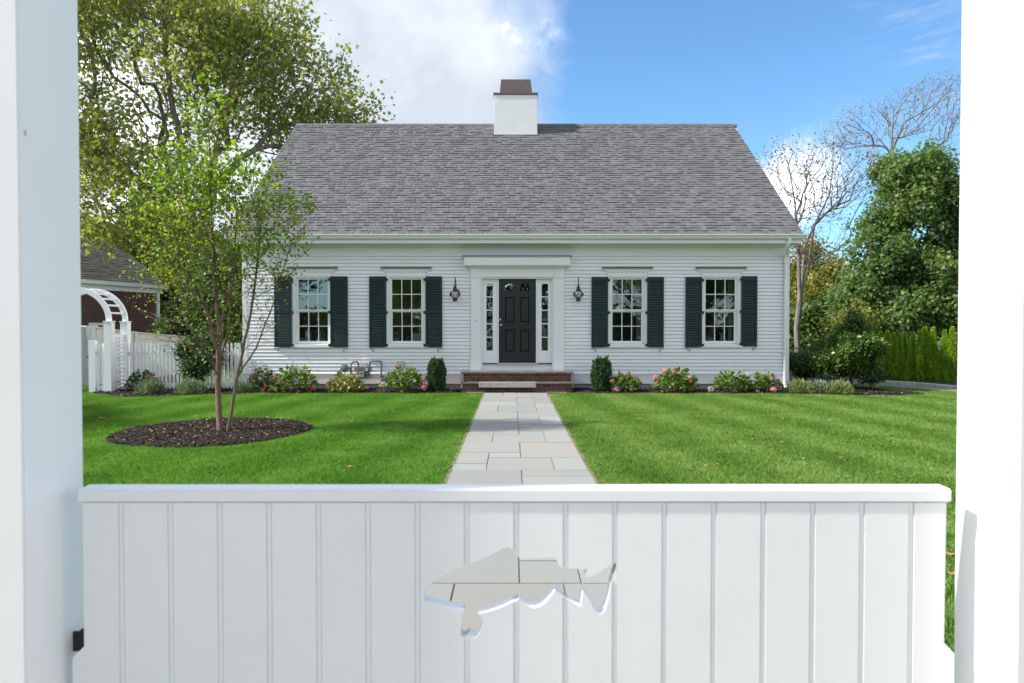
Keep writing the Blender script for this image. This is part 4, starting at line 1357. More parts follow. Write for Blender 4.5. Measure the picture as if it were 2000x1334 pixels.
a, b = gp(714.5, 724.5), gp(719.5, 718.8); MB().box(a[0], b[0], yg - .0755, yg - .0705, a[2], b[2]).build('white_sticker', greylt, gm)
a, b = gp(708, 716.8), gp(717.5, 707.4); MB().box(a[0], b[0], yg - .04, yg + .04, a[2], b[2]).build('transmitter_box', greylt, gm, bevel=.006)
eb = thing('outlet_box', (wx(783), DF, wz(712)), 'small light grey weatherproof outlet box above the pink hydrangea', 'outlet box')
MB().box(wx(776), wx(790), DF - .07, DF - .012, wz(715.5), wz(705)).build('box_body', greylt, eb, bevel=.006)
MB().box(wx(778), wx(787), DF - .06, DF - .012, wz(722), wz(715.6)).build('cable_entry', conc, eb, bevel=.004)

# ================================================================== THE GATE IN FRONT
GY = 1.48                         # front face of the gate
fish_px = [(287, 548), (325, 515), (370, 484), (450, 430), (505, 405), (560, 382), (640, 358), (695, 338), (740, 313), (790, 288), (835, 264), (862, 252), (885, 250), (905, 257),
           (930, 283), (960, 328), (1010, 331), (1090, 326), (1175, 321), (1212, 325), (1226, 342), (1243, 384), (1262, 394), (1350, 403), (1445, 409), (1436, 428), (1434, 458), (1445, 464),
           (1475, 459), (1530, 430), (1590, 386), (1620, 374), (1650, 366), (1646, 400), (1626, 455), (1604, 545), (1592, 620), (1572, 690), (1555, 716), (1535, 728), (1510, 718), (1490, 690),
           (1460, 628), (1436, 585), (1412, 560), (1405, 620), (1398, 672), (1380, 668), (1300, 620), (1252, 590), (1214, 560), (1186, 600), (1150, 642), (1110, 672), (1070, 684),
           (1035, 677), (1000, 655), (958, 622), (910, 640), (840, 676), (770, 702), (720, 714), (668, 721), (690, 748), (706, 786), (694, 826), (672, 868), (650, 895),
           (626, 886), (602, 862), (588, 880), (568, 888), (545, 878), (544, 845), (552, 778), (568, 696), (520, 690), (440, 672), (370, 652), (300, 636), (286, 640), (284, 600)]
fish = []
for X, Y in fish_px:
    q = P(750 + X / 3.636, 1000 + Y / 3.636, GY)
    fish.append((q.x, q.z))


def smooth_outline(pts, it=2):
    """round the sawn curves, keeping the sharp corners"""
    for _ in range(it):
        out = []; n = len(pts)
        for i in range(n):
            a, b, c = Vector(pts[i - 1]), Vector(pts[i]), Vector(pts[(i + 1) % n])
            if (b - a).angle(c - b, 0) > 0.75: out.append(tuple(b))
            else:
                out.append(tuple(b.lerp(a, .25))); out.append(tuple(b.lerp(c, .25)))
        pts = out
    return pts


fish = smooth_outline(fish)


def gx(px): return P(px, 1100, GY).x
def gz(py): return P(1000, py, GY).z


def cut_prism(mb, poly, y0, y1):
    """polygon in (x, z) with the fish hole cut out, extruded from y0 to y1"""
    xs = [p[0] for p in poly]
    fx = [p[0] for p in fish]
    if max(xs) < min(fx) or min(xs) > max(fx):
        mb.prism(poly, 'y', y0, y1)
        return
    vs = [Vector(p) for p in poly] + [Vector(p) for p in fish]
    n, k = len(poly), len(fish)
    es = [(i, (i + 1) % n) for i in range(n)] + [(n + i, n + (i + 1) % k) for i in range(k)]
    V, E, F, _, _, _ = delaunay_2d_cdt(vs, es, [], 0, 1e-6)
    keep = []
    for f in F:
        cx = sum(V[i].x for i in f) / len(f); cz = sum(V[i].y for i in f) / len(f)
        if inside(poly, [cx], [cz])[0] and not inside(fish, [cx], [cz])[0]:
            keep.append(f)
    m = len(V)
    v3 = [(v.x, y0, v.y) for v in V] + [(v.x, y1, v.y) for v in V]
    fs = [tuple(f) for f in keep] + [tuple(i + m for i in reversed(f)) for f in keep]
    cnt = {}
    for f in keep:
        for a, b in zip(f, list(f[1:]) + [f[0]]):
            cnt.setdefault((min(a, b), max(a, b)), []).append((a, b))
    for e, l in cnt.items():
        if len(l) == 1:
            a, b = l[0]
            fs.append((b, a, a + m, b + m))
    used = sorted(set(i for f in fs for i in f))
    ix = {u: i for i, u in enumerate(used)}
    mb.add([v3[u] for u in used], [tuple(ix[i] for i in f) for f in fs])


gate = thing('garden_gate', (0.0, GY + .02, 0.05), 'white beadboard garden gate with a fish-shaped cutout, closed across the path', 'gate')
GT = 0.034
bnd = [162] + [242 + 96.4 * k for k in range(17)] + [1847.5]
zb, zt = 0.10, gz(982)
zchL, zchR = gz(1262), gz(1255)
for i in range(len(bnd) - 1):
    x0, x1 = gx(bnd[i]) + .0006, gx(bnd[i + 1]) - .0006
    bead = gx(bnd[i + 1] + 0) - gx(bnd[i + 1] - 9)
    m = MB()
    last = i == len(bnd) - 2
    xe = x1 if last else x1 - bead
    if i == 0:
        poly = [(gx(140), zb), (xe - .0012, zb), (xe - .0012, zt), (x0, zt), (x0, zchL), (gx(140), zchL - .026)]
    elif last:
        poly = [(x0, zb), (gx(1866), zb), (gx(1866), zchR - .024), (gx(1845.5), zchR), (xe, zt), (x0, zt)]
    else:
        poly = [(x0, zb), (xe - .0012, zb), (xe - .0012, zt), (x0, zt)]
    cut_prism(m, poly, GY, GY + GT)
    if not last:
        cut_prism(m, [(xe + .0012, zb), (x1 - .0008, zb), (x1 - .0008, zt), (xe + .0012, zt)], GY + .0016, GY + GT - .0016)
        cut_prism(m, [(xe - .003, zb), (x1 + .001, zb), (x1 + .001, zt), (xe - .003, zt)], GY + .0035, GY + GT - .0035)
    m.build('plank', white_near, gate)
cL, cR = gx(154.5), gx(1855.5)
ytop0, ytop1 = GY - .004, GY + GT + .006
capz = P(1000, 956, ytop0).z
capb = P(1000, 981, ytop0).z
m = MB().prism([(ytop0, capb), (ytop1, capb), (ytop1, capz + .002), (ytop0, capz)], 'x', cL, cR)
m.build('cap_rail', white_near, gate, bevel=.0025)
m = MB().box(gx(162), gx(1847), GY + GT + .001, GY + GT + .022, .16, .26)
m.build('bottom_rail', white_near, gate, bevel=.002)

m = MB()
for px, py, r in ((252, 994, .0012), (322, 968, .0014), (829, 1010, .0013), (857, 1033, .0009), (1404, 1052, .001), (1411, 1094, .001), (1690, 1032, .0012), (1783, 1057, .0012), (600, 1210, .0009), (1120, 1240, .001), (455, 1120, .0008), (1540, 1180, .0009)):
    q = P(px, py, GY - .0006 if py > 985 else ytop0 - .0006)
    m.add([(q.x + r * math.cos(k) * rnd.uniform(.7, 1.6), q.y, q.z + r * math.sin(k) * rnd.uniform(.7, 1.3)) for k in (0, 1, 2, 3.1, 4.2, 5.3)], [(0, 1, 2, 3, 4, 5)])
m.build('grime_specks', tanv, gate)
POX = 0.0                          # the opening's two posts
def post(name, sx, lab):
    xin = P(1015, 642, 1.56).x
    yf, yb_ = 1.367, 1.561
    w = 1.0
    x = xin + sx * w
    x2 = x + sx * 0.20
    o = thing('gate_post', (x + sx * .1, 1.46, 0), lab, 'post', 'white posts either side of the garden gate')
    MB().box(min(x, x2), max(x, x2), yf, yb_, -.02, 3.2).build('post_shaft', white_near, o, bevel=.004)
    m = MB().box(min(x, x2) - .012, max(x, x2) + .012, yf - .012, yb_ + .012, -.01, .14)
    m.build('post_base', white_near, o, bevel=.004)
    m = MB().box(min(x, x2) - .02, max(x, x2) + .02, yf - .02, yb_ + .02, 3.2, 3.24)
    m.add([(min(x, x2) - .01, yf - .01, 3.241), (max(x, x2) + .01, yf - .01, 3.241), (max(x, x2) + .01, yb_ + .01, 3.241), (min(x, x2) - .01, yb_ + .01, 3.241), ((x + x2) / 2, 1.464, 3.32)], [(0, 1, 4), (1, 2, 4), (2, 3, 4), (3, 0, 4), (0, 3, 2, 1)])
    m.build('post_cap', white_near, o)
    return o, x


pl_, xl = post('l', -1, 'white square gate post left of the garden gate, in shade')
pr_, xr = post('r', 1, 'sunlit white square gate post right of the garden gate, crossed by a shadow')
# plugged nail holes
for o, x, sx, px, py in ((pl_, xl, 1, 54, 260), (pr_, xr, -1, 1982, 262)):
    y = abs(x / ((px - 1000) / FPX))
    q = P(px, py, y)
    MB().lathe([(.006, 0), (.0055, .0012), (.001, .0016)], (0, 0, 0), 10, axis='z')
    m = MB()
    n = 9
    m.add([(x + sx * .0008, y + .0045 * math.cos(k * 2 * math.pi / n), q.z + .0065 * math.sin(k * 2 * math.pi / n)) for k in range(n)], [tuple(range(n))])
    m.build('filled_nail_hole', tanv, o)
# iron hinges low on the left, latch on the right
for sx, x, py0, py1, nm in ((-1, xl, 1236, 1262, 'hinge'), (1, xr, 1263, 1278, 'latch')):
    zc = P(1000, (py0 + py1) / 2, GY + .045).z
    m = MB()
    gxx = gx(158) if sx < 0 else gx(1850)
    m.box(*((min(x, gxx), max(x, gxx)) if sx < 0 else (gx(1846), gx(1864))), GY + GT + .0005, GY + GT + .006, zc - .022, zc + .022)
    if sx < 0: m.tube([((x + gxx) / 2, GY + GT + .006, zc - .026), ((x + gxx) / 2, GY + GT + .006, zc + .026)], .007, 8)
    m.build(nm, blackm, gate)

# ================================================================== LEFT BOUNDARY: arbor, pickets, tan fence, brick building
AY0, AY1 = 15.9, 16.57
AX = P(214, 700, AY0).x
AR = 0.78
ACX = AX - AR
ZP = P(1000, 629, AY0).z
arbor = thing('garden_arbor', (ACX, (AY0 + AY1) / 2, 0), 'white arched garden arbor with lattice sides at the left end of the lawn', 'arbor')
pw = .085
for y in (AY0, AY1):
    for x in (AX, AX - 2 * AR):
        MB().box(x - pw, x + pw, y - pw, y + pw, -.02, ZP).build('arbor_post', vinylw, arbor, bevel=.006)
        MB().box(x - pw - .012, x + pw + .012, y - pw - .012, y + pw + .012, ZP, ZP + .025).build('post_collar', vinylw, arbor, bevel=.004)
    # arch: a curved rail of rectangular section
    m = MB(); n = 26; ri, ro = AR - .06, AR + .055
    vs = []; fs = []
    zs = (P(1000, 560, AY0).z - ZP - .02) / ro
    for i in range(n + 1):
        a = math.pi * i / n
        for r, yy in ((ri, y - .03), (ro, y - .03), (ro, y + .03), (ri, y + .03)):
            vs.append((ACX + r * math.cos(a), yy, ZP + .02 + r * math.sin(a) * zs))
    for i in range(n):
        for k in range(4):
            fs.append((i * 4 + k, i * 4 + (k + 1) % 4, i * 4 + 4 + (k + 1) % 4, i * 4 + 4 + k))
    fs += [(0, 1, 2, 3), (n * 4 + 3, n * 4 + 2, n * 4 + 1, n * 4)]
    m.add(vs, fs).build('arch', vinylw, arbor)
for i in range(1, 12):
    a = math.pi * i / 12
    r = AR
    cx_, cz_ = ACX + r * math.cos(a), ZP + .02 + r * math.sin(a) * zs
    m = MB().tube([(cx_, AY0 + .031, cz_), (cx_, AY1 - .031, cz_)], .024, 4)
    m.build('rung', vinylw, arbor)
for x in (AX, AX - 2 * AR):
    ztop = 1.33
    for z in (.10, ztop):
        MB().box(x - .02, x + .02, AY0 + pw + .001, AY1 - pw - .001, z - .03, z + .03).build('lattice_rail', vinylw, arbor, bevel=.003)
    nv = 5
    for i in range(nv):
        y = AY0 + pw + (i + .5) * (AY1 - AY0 - 2 * pw) / nv
        MB().box(x + .004, x + .013, y - .018, y + .018, .131, ztop - .031).build('lattice_slat', vinylw, arbor)
    for i in range(12):
        z = .18 + i * .095
        MB().box(x - .008, x + .003, AY0 + pw + .001, AY1 - pw - .001, z - .018, z + .018).build('lattice_slat', vinylw, arbor)


def picket_mesh(h, w=.043, d=.02):
    m = MB()
    r = w / 2
    poly = [(-r, 0), (r, 0), (r, h - r)] + [(r * math.cos(t), h - r + r * math.sin(t)) for t in (math.pi / 4, math.pi / 2, 3 * math.pi / 4)] + [(-r, h - r)]
    m.prism(poly, 'y', -d / 2, d / 2)
    o = m.build('picket', vinylw, None)
    me = o.data
    bpy.data.objects.remove(o)
    return me


zpt = P(1000, 668.5, 16.55).z
pm = picket_mesh(zpt - .06)
pf = thing('picket_fence', (-7.9, 16.6, 0), 'white picket fence with rounded tops between the arbor and the house', 'fence')
x0p, x1p = AX + pw + .03, HX0 - .10
npk = int((x1p - x0p) / .0915)
for i in range(npk):
    o = link('picket', pm, pf)
    o.location = Vector((x0p + .03 + i * (x1p - x0p - .06) / (npk - 1), 16.545, .05)) - WL[pf.name]
zr = P(1000, 690, 16.58).z
for z in (zr, .13): MB().box(AX + pw + .002, x1p + .0, 16.557, 16.60, z - .04, z + .04).build('rail', vinylw, pf, bevel=.003)
MB().box(x1p + .001, x1p + .085, 16.53, 16.615, 0, zpt - .02).build('fence_post', vinylw, pf, bevel=.004)
pg = thing('picket_gate', (AX - .3, AY0, 0), 'short white picket gate standing under the arbor', 'gate')
xs_ = P(181.5, 700, AY0 - .02).x
MB().box(xs_ - .075, xs_ + .075, AY0 - .07, AY0 + .03, .0, P(1000, 665, AY0).z).build('gate_stile', vinylw, pg, bevel=.005)
for i in range(3):
    x = xs_ + .13 + i * .10
    if x > AX - pw - .03: break
    o = link('picket', pm, pg); o.location = Vector((x, AY0 - .03, .05)) - WL[pg.name]
for z in (zr + .02, .13): MB().box(xs_ + .076, AX - pw - .002, AY0 - .018, AY0 + .02, z - .045, z + .045).build('rail', vinylw, pg, bevel=.003)
q = P(173.5, 697, AY0 - .05)
MB().prism([(xs_ - .076, q.z - .05), (xs_ - .12, q.z - .01), (xs_ - .12, q.z + .01), (xs_ - .076, q.z + .05)], 'y', AY0 - .05, AY0 - .03).build('gate_latch', blackm, pg)

# tall grey vinyl fence behind
tf = thing('privacy_fence', (-10.5, 19, 0), 'tall plain grey privacy fence running behind the white picket fence', 'fence')
pts = [(P(100, 640, 17.3), P(100, 637, 17.3).z), (P(176, 640, 17.5), P(170, 640, 17.5).z), (P(262, 652, 20.0), P(262, 651, 20).z), (P(362, 658, 23.0), P(362, 659, 23).z)]
for (a, za), (b, zb_) in zip(pts[:-1], pts[1:]):
    L = math.hypot(b.x - a.x, b.y - a.y); k = max(2, int(L / .28))
    for j in range(k):
        u0, u1 = j / k + .004, (j + 1) / k - .004
        A = a.lerp(b, u0); B = a.lerp(b, u1)
        nn = Vector((-(B.y - A.y), B.x - A.x, 0)).normalized() * .035
        m = MB().add([(A.x, A.y, 0), (B.x, B.y, 0), (B.x, B.y, za + (zb_ - za) * u1), (A.x, A.y, za + (zb_ - za) * u0),
                      (A.x + nn.x, A.y + nn.y, 0), (B.x + nn.x, B.y + nn.y, 0), (B.x + nn.x, B.y + nn.y, za + (zb_ - za) * u1), (A.x + nn.x, A.y + nn.y, za + (zb_ - za) * u0)],
                     [(0, 1, 2, 3), (7, 6, 5, 4), (0, 4, 5, 1), (1, 5, 6, 2), (2, 6, 7, 3), (3, 7, 4, 0)])
        m.build('board', tanv, tf)
    m = MB().box(a.x - .07, a.x + .07, a.y - .07, a.y + .07, 0, za + .05); m.build('fence_post', tanv, tf, bevel=.006)
    m = MB(); a2 = Vector((a.x, a.y, za + .015)); b2 = Vector((b.x, b.y, zb_ + .015)); m.tube([a2, b2], .03, 4); m.build('top_rail', tanv, tf)

# brick building at the left
BB1 = Vector((-690 / FPX * 29.6, 29.6, 0))       # near the right-hand corner
du = Vector((.3, 1, 0)).normalized()              # along the long wall, away from the camera
dn = Vector((-du.y, du.x, 0))                     # to the left
bb = thing('brick_building', (BB1.x - 2, BB1.y - 4, 0), 'low red brick outbuilding with a mossy grey roof beyond the arbor', 'building')
BL, BWd, BHt = 12.0, 5.0, 3.02
def bp(u, n, z): return tuple(BB1 + du * (-u) + dn * n + Vector((0, 0, z)))
# facade with one window opening
def bquadwall(mb, u0, u1, z0, z1, n0, n1):
    vs = [bp(u0, n0, z0), bp(u1, n0, z0), bp(u1, n1, z0), bp(u0, n1, z0), bp(u0, n0, z1), bp(u1, n0, z1), bp(u1, n1, z1), bp(u0, n1, z1)]
    mb.add(vs, [(0, 3, 2, 1), (4, 5, 6, 7), (0, 1, 5, 4), (1, 2, 6, 5), (2, 3, 7, 6), (3, 0, 4, 7)])
brickwall = bpy.data.materials.new('brick_wall_far'); brickwall.use_nodes = True
t = NT(brickwall.node_tree); out = t.n('ShaderNodeOutputMaterial')
g = t.n('ShaderNodeNewGeometry')
sp = t.n('ShaderNodeSeparateXYZ', Vector=g.outputs['Position'])
uu = t.math('ADD', t.math('MULTIPLY', sp.outputs[0], .287), t.math('MULTIPLY', sp.outputs[1], .958))
cb = t.n('ShaderNodeCombineXYZ', X=uu, Y=sp.outputs[2], Z=0.0)
br = t.n('ShaderNodeTexBrick', Vector=cb, Color1=(0.11, 0.042, 0.034), Color2=(0.06, 0.028, 0.026), Mortar=(0.20, 0.13, 0.11), Scale=1.0)
br.inputs['Brick Width'].default_value = .22; br.inputs['Row Height'].default_value = .075; br.inputs['Mortar Size'].default_value = .010
nzb = t.noise(g.outputs['Position'], 3.0, 5)
cc_ = t.mix(t.smooth(nzb, .4, .7, 0, .5), br.outputs[0], (0.075, 0.04, 0.032))
t.set(out.inputs[0], t.n('ShaderNodeBsdfPrincipled', Base_Color=cc_, Roughness=.9))
# window location on the wall
wu0, wu1 = None, None
def u_of(px):  # distance along the wall for an image column
    k = (px - 1000) / FPX
    # BB1 - du*u : x/y = k
    return (BB1.x - k * BB1.y) / (du.x - k * du.y)
wu1, wu0 = u_of(173), u_of(206)
yw = (BB1 - du * ((wu0 + wu1) / 2)).y
wzt, wzb = P(190, 630.5, yw).z, P(190, 662, yw).z
wzt += .0
m = MB()
for u0, u1, z0, z1 in ((0, wu0, 0, BHt), (wu0, wu1, 0, wzb), (wu0, wu1, wzt, BHt), (wu1, BL, 0, BHt)):
    bquadwall(m, u0, u1, z0, z1, 0, .2)
bquadwall(m, 0, .2, 0, BHt, .201, BWd)
# end gable
v = [bp(.02, 0.02, BHt), bp(.02, BWd - .02, BHt), bp(.02, BWd / 2, BHt + 1.62), bp(.22, 0.02, BHt), bp(.22, BWd - .02, BHt), bp(.22, BWd / 2, BHt + 1.62)]
m.add(v, [(0, 1, 2), (5, 4, 3), (0, 3, 4, 1), (1, 4, 5, 2), (2, 5, 3, 0)])
m.build('brick_wall', brickwall, bb)
m = MB(); bquadwall(m, wu0 + .001, wu1 - .001, wzb + .0, wzb + .08, -.03, .12); bquadwall(m, wu0 + .001, wu1 - .001, wzt - .1, wzt, -.03, .12)
for a, b in ((wu0 + .001, wu0 + .1), (wu1 - .1, wu1 - .001)): bquadwall(m, a, b, wzb + .081, wzt - .101, -.03, .12)
wn = m.build('window', white, bb)
m = MB(); bquadwall(m, wu0 + .1, wu1 - .1, wzb + .08, wzt - .1, .08, .09); m.build('pane', glass, wn)
m = MB(); bquadwall(m, wu0 + .1, wu1 - .1, (wzb + wzt) / 2 - .015, (wzb + wzt) / 2 + .015, .04, .079)
for k in (1, 2): 
    uc = wu0 + (wu1 - wu0) * k / 3; bquadwall(m, uc - .012, uc + .012, wzb + .08, wzt - .1, .035, .078)
m.build('muntin', white, wn)
m = MB(); bquadwall(m, wu0 - .3, wu1 + .3, wzb - .5, wzt + .4, .9, 1.0); m.build('black_backing', blackm, bb)  # black slab standing in for the darkness of the unlit room
# eaves trim, gutter, downpipe
m = MB(); bquadwall(m, -.15, BL, BHt, BHt + .30, -.10, .25); m.build('eaves_board', white, bb)
m = MB(); bquadwall(m, -.25, BL, BHt + .20, BHt + .34, -.32, -.101); m.build('gutter', white, bb)
m = MB(); bquadwall(m, .02, .16, 0.0, BHt, -.10, -.002); m.build('corner_downpipe', white, bb)
# roof with shingle courses
rt = math.radians(35)
def rp(u, t, h): return bp(u, -.3 + t * math.cos(rt) - h * math.sin(rt), BHt + .32 + t * math.sin(rt) + h * math.cos(rt))
SLb = (BWd / 2 + .3) / math.cos(rt)
m = MB()
m.add([rp(-.25, 0, 0), rp(BL, 0, 0), rp(BL, SLb, 0), rp(-.25, SLb, 0)], [(0, 1, 2, 3)])
m.add([rp(-.25, SLb, 0), rp(BL, SLb, 0), bp(BL, BWd + .3, BHt + .32), bp(-.25, BWd + .3, BHt + .32)], [(0, 1, 2, 3)])
m.add([rp(-.25, 0, -.12), rp(-.25, SLb, -.12), bp(-.25, BWd + .3, BHt + .2), bp(-.25, BWd + .3, BHt + .32), rp(-.25, SLb, 0), rp(-.25, 0, 0)], [(0, 1, 4, 5), (1, 2, 3, 4)])
rf = m.build('roof', oldroof, bb)
m = MB()
c = 0
while c * .14 < SLb:
    t0, t1 = c * .14, min(SLb, c * .14 + .15)
    u = -.27 - rnd.uniform(0, .2)
    while u < BL:
        w = rnd.uniform(.15, .33); a, b = max(u, -.27), min(u + w - .006, BL); u += w
        if b <= a: continue
        h = rnd.uniform(.012, .024)
        m.add([rp(a, t0, 0), rp(b, t0, 0), rp(a, t0, h), rp(b, t0, h), rp(a, t1, .004), rp(b, t1, .004)], [(0, 1, 3, 2), (2, 3, 5, 4)])
    c += 1
tag(m.build('roof_shingles', oldroof, rf), kind='stuff')

# ================================================================== TREES
# ---- large plane tree at the left, behind the picket fence
ty = 27.0
tb = P(404, 600, ty); tb.z = 0
stems = [{'pts': [(tb.x, ty, -.1), (tb.x + .05, ty, 2.0), (tb.x - .1, ty - .2, 4.2)], 'clear': 3.4},
         {'pts': [(tb.x - .1, ty - .2, 4.2), tuple(P(360, 330, ty)), tuple(P(330, 150, ty - .5)), tuple(P(310, -60, ty - 1))], 'from': 0, 'clear': 3.4},
         {'pts': [(tb.x - .1, ty - .2, 4.2), tuple(P(395, 410, ty)), tuple(P(450, 330, ty)), tuple(P(520, 265, ty)), tuple(P(600, 225, ty + .5)), tuple(P(680, 200, ty))], 'from': 0, 'clear': 3.4},
         {'pts': [(tb.x - .1, ty - .2, 4.2), tuple(P(420, 300, ty + .5)), tuple(P(470, 130, ty)), tuple(P(520, -30, ty))], 'from': 0, 'clear': 3.4},
         {'pts': [(tb.x - .1, ty - .2, 4.2), tuple(P(300, 380, ty - .5)), tuple(P(200, 280, ty - 1))], 'from': 0, 'clear': 3.4}]
for s_ in stems[1:]: s_['from'] = 0
ells = [EP(330, 60, ty, 5.2, 4.0, 4.0), EP(250, 330, ty - .5, 4.0, 3.0, 3.2), EP(470, 180, ty, 3.0, 3.0, 3.4), EP(560, 60, ty, 1.3, 2.0, 2.2, 1.0), EP(600, 200, ty, 2.4, 2.4, 2.0),
        EP(690, 225, ty, 1.5, 2.0, .95), EP(640, 130, ty, 1.1, 1.6, 1.15), EP(200, -60, ty, 5, 4, 3, .8), EP(330, 470, ty - .5, 2.9, 2.4, 1.25), EP(220, 420, ty - 1.5, 2.6, 2.0, 1.5), EP(620, 280, ty + .5, 2.4, 2, 1.2),
        EP(90, 200, ty - 1, 3.5, 3.5, 5, .8)]
tree('plane_tree', 'huge spreading tree with yellow-green autumn leaves rising behind the picket fence', (tb.x, ty, 0), stems, ells, 4200, L_plane, 6, .28, .155, barkgrey, 11, base_r=.30, clump=26,
     step=.55, shape=LOBED, tip=.010, jit=.16, pathw=.22, rscale=1.0, expo=2.4, updir=-.1, flat=.45)

# ---- lower leafy trees beyond the fence, left
def quick(name, label, px, py_top, y, wpx, py_bot, leafm, n, per, lsize, seed, bark=barkdark, shape=KITE, spread=.25, lobes=5, cat='tree', trunk=.5, group=None, tip=.010, flat=.5, updir=.1, zlow=None, mult=1.0, extra=None):
    top, bot = P(px, py_top, y), P(px, py_bot, y)
    w = wpx / FPX * y / 2
    zc, rz = (top.z + max(bot.z, .2)) / 2, (top.z - max(bot.z, .2)) / 2
    rs = random.Random(seed)
    ell = [((top.x, y, zc), (w * .72, w * .72, rz * .8))]
    for i in range(lobes):
        a = i * 2 * math.pi / lobes + rs.random()
        zz = zc + rz * rs.uniform(-.55, .55)
        ell.append(((top.x + w * .52 * math.cos(a), y + w * .5 * math.sin(a), zz), (w * .46, w * .46, rz * .42), 1.4))
    ell.append(((top.x + rs.uniform(-.2, .2) * w, y, top.z - rz * .35), (w * .4, w * .4, rz * .35), 1.4))
    base = (top.x, y, 0)
    stems = [{'pts': [(top.x, y, -.05), (top.x + w * .05, y, max(.12, (zc - rz) * .6 + .1)), (top.x, y + .05, zc + rz * .2)], 'clear': (zc - rz) * trunk}]
    return tree(name, label, base, stems, ell, n, leafm, per, spread, lsize, bark, seed, base_r=max(.02, rz * .05), step=max(.12, rz * .12), shape=shape, tip=tip, cat=cat, group=group, expo=2.4, flat=flat, updir=updir, minz=.1, extra=extra, clump=11)[0]


quick('leafy_tree', 'dark leafy tree directly behind the picket fence, under the tallest crown', 440, 505, 24.5, 190, 690, L_dark, 700, 16, .15, 21)
quick('leafy_tree', 'olive-green leafy tree peeking over the mossy roof of the brick building', 235, 420, 36, 300, 600, L_plane, 700, 18, .22, 22)
quick('leafy_tree', 'yellow-green leafy tree at the edge of the brick building roof', 352, 470, 32, 150, 650, L_olive, 600, 16, .18, 23)
quick('leafy_tree', 'dark green tree against the left corner of the white house', 490, 380, 33, 180, 680, L_dark, 800, 16, .2, 24)

# ---- trees on the right
y = 27
b0 = P(1560, 700, y); b1 = P(1578, 700, y + .2)
stems = [{'pts': [(b0.x, y, -.1), tuple(P(1556, 640, y)), tuple(P(1562, 590, y))], 'clear': 2.5},
         {'pts': [tuple(P(1562, 590, y)), tuple(P(1560, 500, y)), tuple(P(1553, 400, y)), tuple(P(1540, 320, y))], 'clear': 2.5},
         {'pts': [tuple(P(1562, 590, y)), tuple(P(1578, 520, y)), tuple(P(1590, 440, y)), tuple(P(1660, 370, y)), tuple(P(1740, 300, y))], 'clear': 2.5},
         {'pts': [tuple(P(1562, 590, y)), tuple(P(1572, 480, y + .6)), tuple(P(1620, 380, y + .6)), tuple(P(1630, 300, y + .6))], 'clear': 2.5}]
for s_ in stems[1:]: s_['from'] = 0
ells = [EP(1535, 360, y, 1.2, 1.4, 2.0), EP(1600, 350, y, 1.5, 1.4, 1.7), EP(1660, 330, y, 1.5, 1.4, 1.6), EP(1600, 460, y, 1.9, 1.5, 1.3), EP(1500, 330, y, .7, 1, 1.0, .6)]
tree('bare_tree', 'pale-trunked nearly bare tree beside the right end of the house', (b0.x, y, 0), stems, ells, 2600, L_brown, 2, .14, .10, barkpale, 31, base_r=.115, ang=.9, down=1.6, bend=.22,
     step=.4, tip=.0045, jit=.02, pathw=.12, expo=2.25, leaffrac=.18, rmin=.0045)
y = 34
b0 = P(1700, 700, y)
stems = [{'pts': [(b0.x, y, -.1), tuple(P(1695, 560, y)), tuple(P(1706, 400, y)), tuple(P(1726, 350, y)), tuple(P(1740, 300, y))], 'clear': 6.5},
         {'pts': [tuple(P(1740, 300, y)), tuple(P(1765, 240, y)), tuple(P(1850, 190, y))], 'clear': 6.5},
         {'pts': [tuple(P(1740, 300, y)), tuple(P(1745, 230, y)), tuple(P(1790, 165, y))], 'clear': 6.5},
         {'pts': [tuple(P(1740, 300, y)), tuple(P(1700, 250, y)), tuple(P(1650, 210, y))], 'clear': 6.5}]
for s_ in stems[1:]: s_['from'] = 0
ells = [EP(1800, 215, y, 2.2, 1.8, 1.5), EP(1860, 190, y, 1.8, 1.5, 1.5), EP(1700, 240, y, 1.8, 1.5, 1.2), EP(1640, 260, y, 1.2, 1.2, .8), EP(1870, 290, y, 1.6, 1.5, 1.2), EP(1830, 165, y, 1.2, 1.2, .7)]
tree('bare_tree', 'tall bare tree fanning its fine twigs above the green maple', (b0.x, y, 0), stems, ells, 2600, L_olive, 2, .10, .10, barkpale, 32, base_r=.115, ang=.9, down=1.6, bend=.22,
     step=.4, tip=.0045, jit=.02, pathw=.12, expo=2.2, leaffrac=.08, rmin=.0045)
y = 25.5
b0 = P(1730, 700, y)
stems = [{'pts': [(b0.x, y, -.1), (b0.x, y, 1.2), tuple(P(1735, 560, y)), tuple(P(1760, 440, y)), tuple(P(1780, 350, y))], 'clear': 1.6}]
ells = [EP(1800, 400, y, 1.9, 1.9, 1.6), EP(1790, 330, y, 1.5, 1.5, .85, 1.3), EP(1715, 500, y, 1.5, 1.5, 1.4, 1.2), EP(1840, 520, y - .5, 1.9, 1.6, 1.5), EP(1760, 600, y - .6, 1.9, 1.5, 1.0), EP(1900, 420, y, 1.9, 2, 1.9), EP(1660, 580, y, 1.0, 1.2, .95), EP(1860, 610, y - .8, 1.6, 1.3, .9), EP(1760, 350, y, 1.1, 1.2, .8, 1.3), EP(1740, 420, y, 1.2, 1.2, .9, 1.2)]
tree('maple_tree', 'full dark green maple crown at the right, beside the white gate post', (b0.x, y, 0), stems, ells, 2700, L_maple, 13, .16, .125, barkdark, 33, base_r=.2, clump=24,
     step=.4, shape=LOBED, tip=.009, jit=.12, pathw=.25, expo=2.5, flat=.6, updir=-.15, shell=.45)
quick('leafy_tree', 'dense dark green tree behind the evergreen hedge at far right', 1850, 470, 29, 220, 745, L_maple, 900, 18, .19, 41, shape=LOBED)
quick('leafy_tree', 'russet-tinged leafy tree between the bare trunk and the maple', 1640, 500, 31, 170, 730, L_olive, 900, 14, .17, 42)
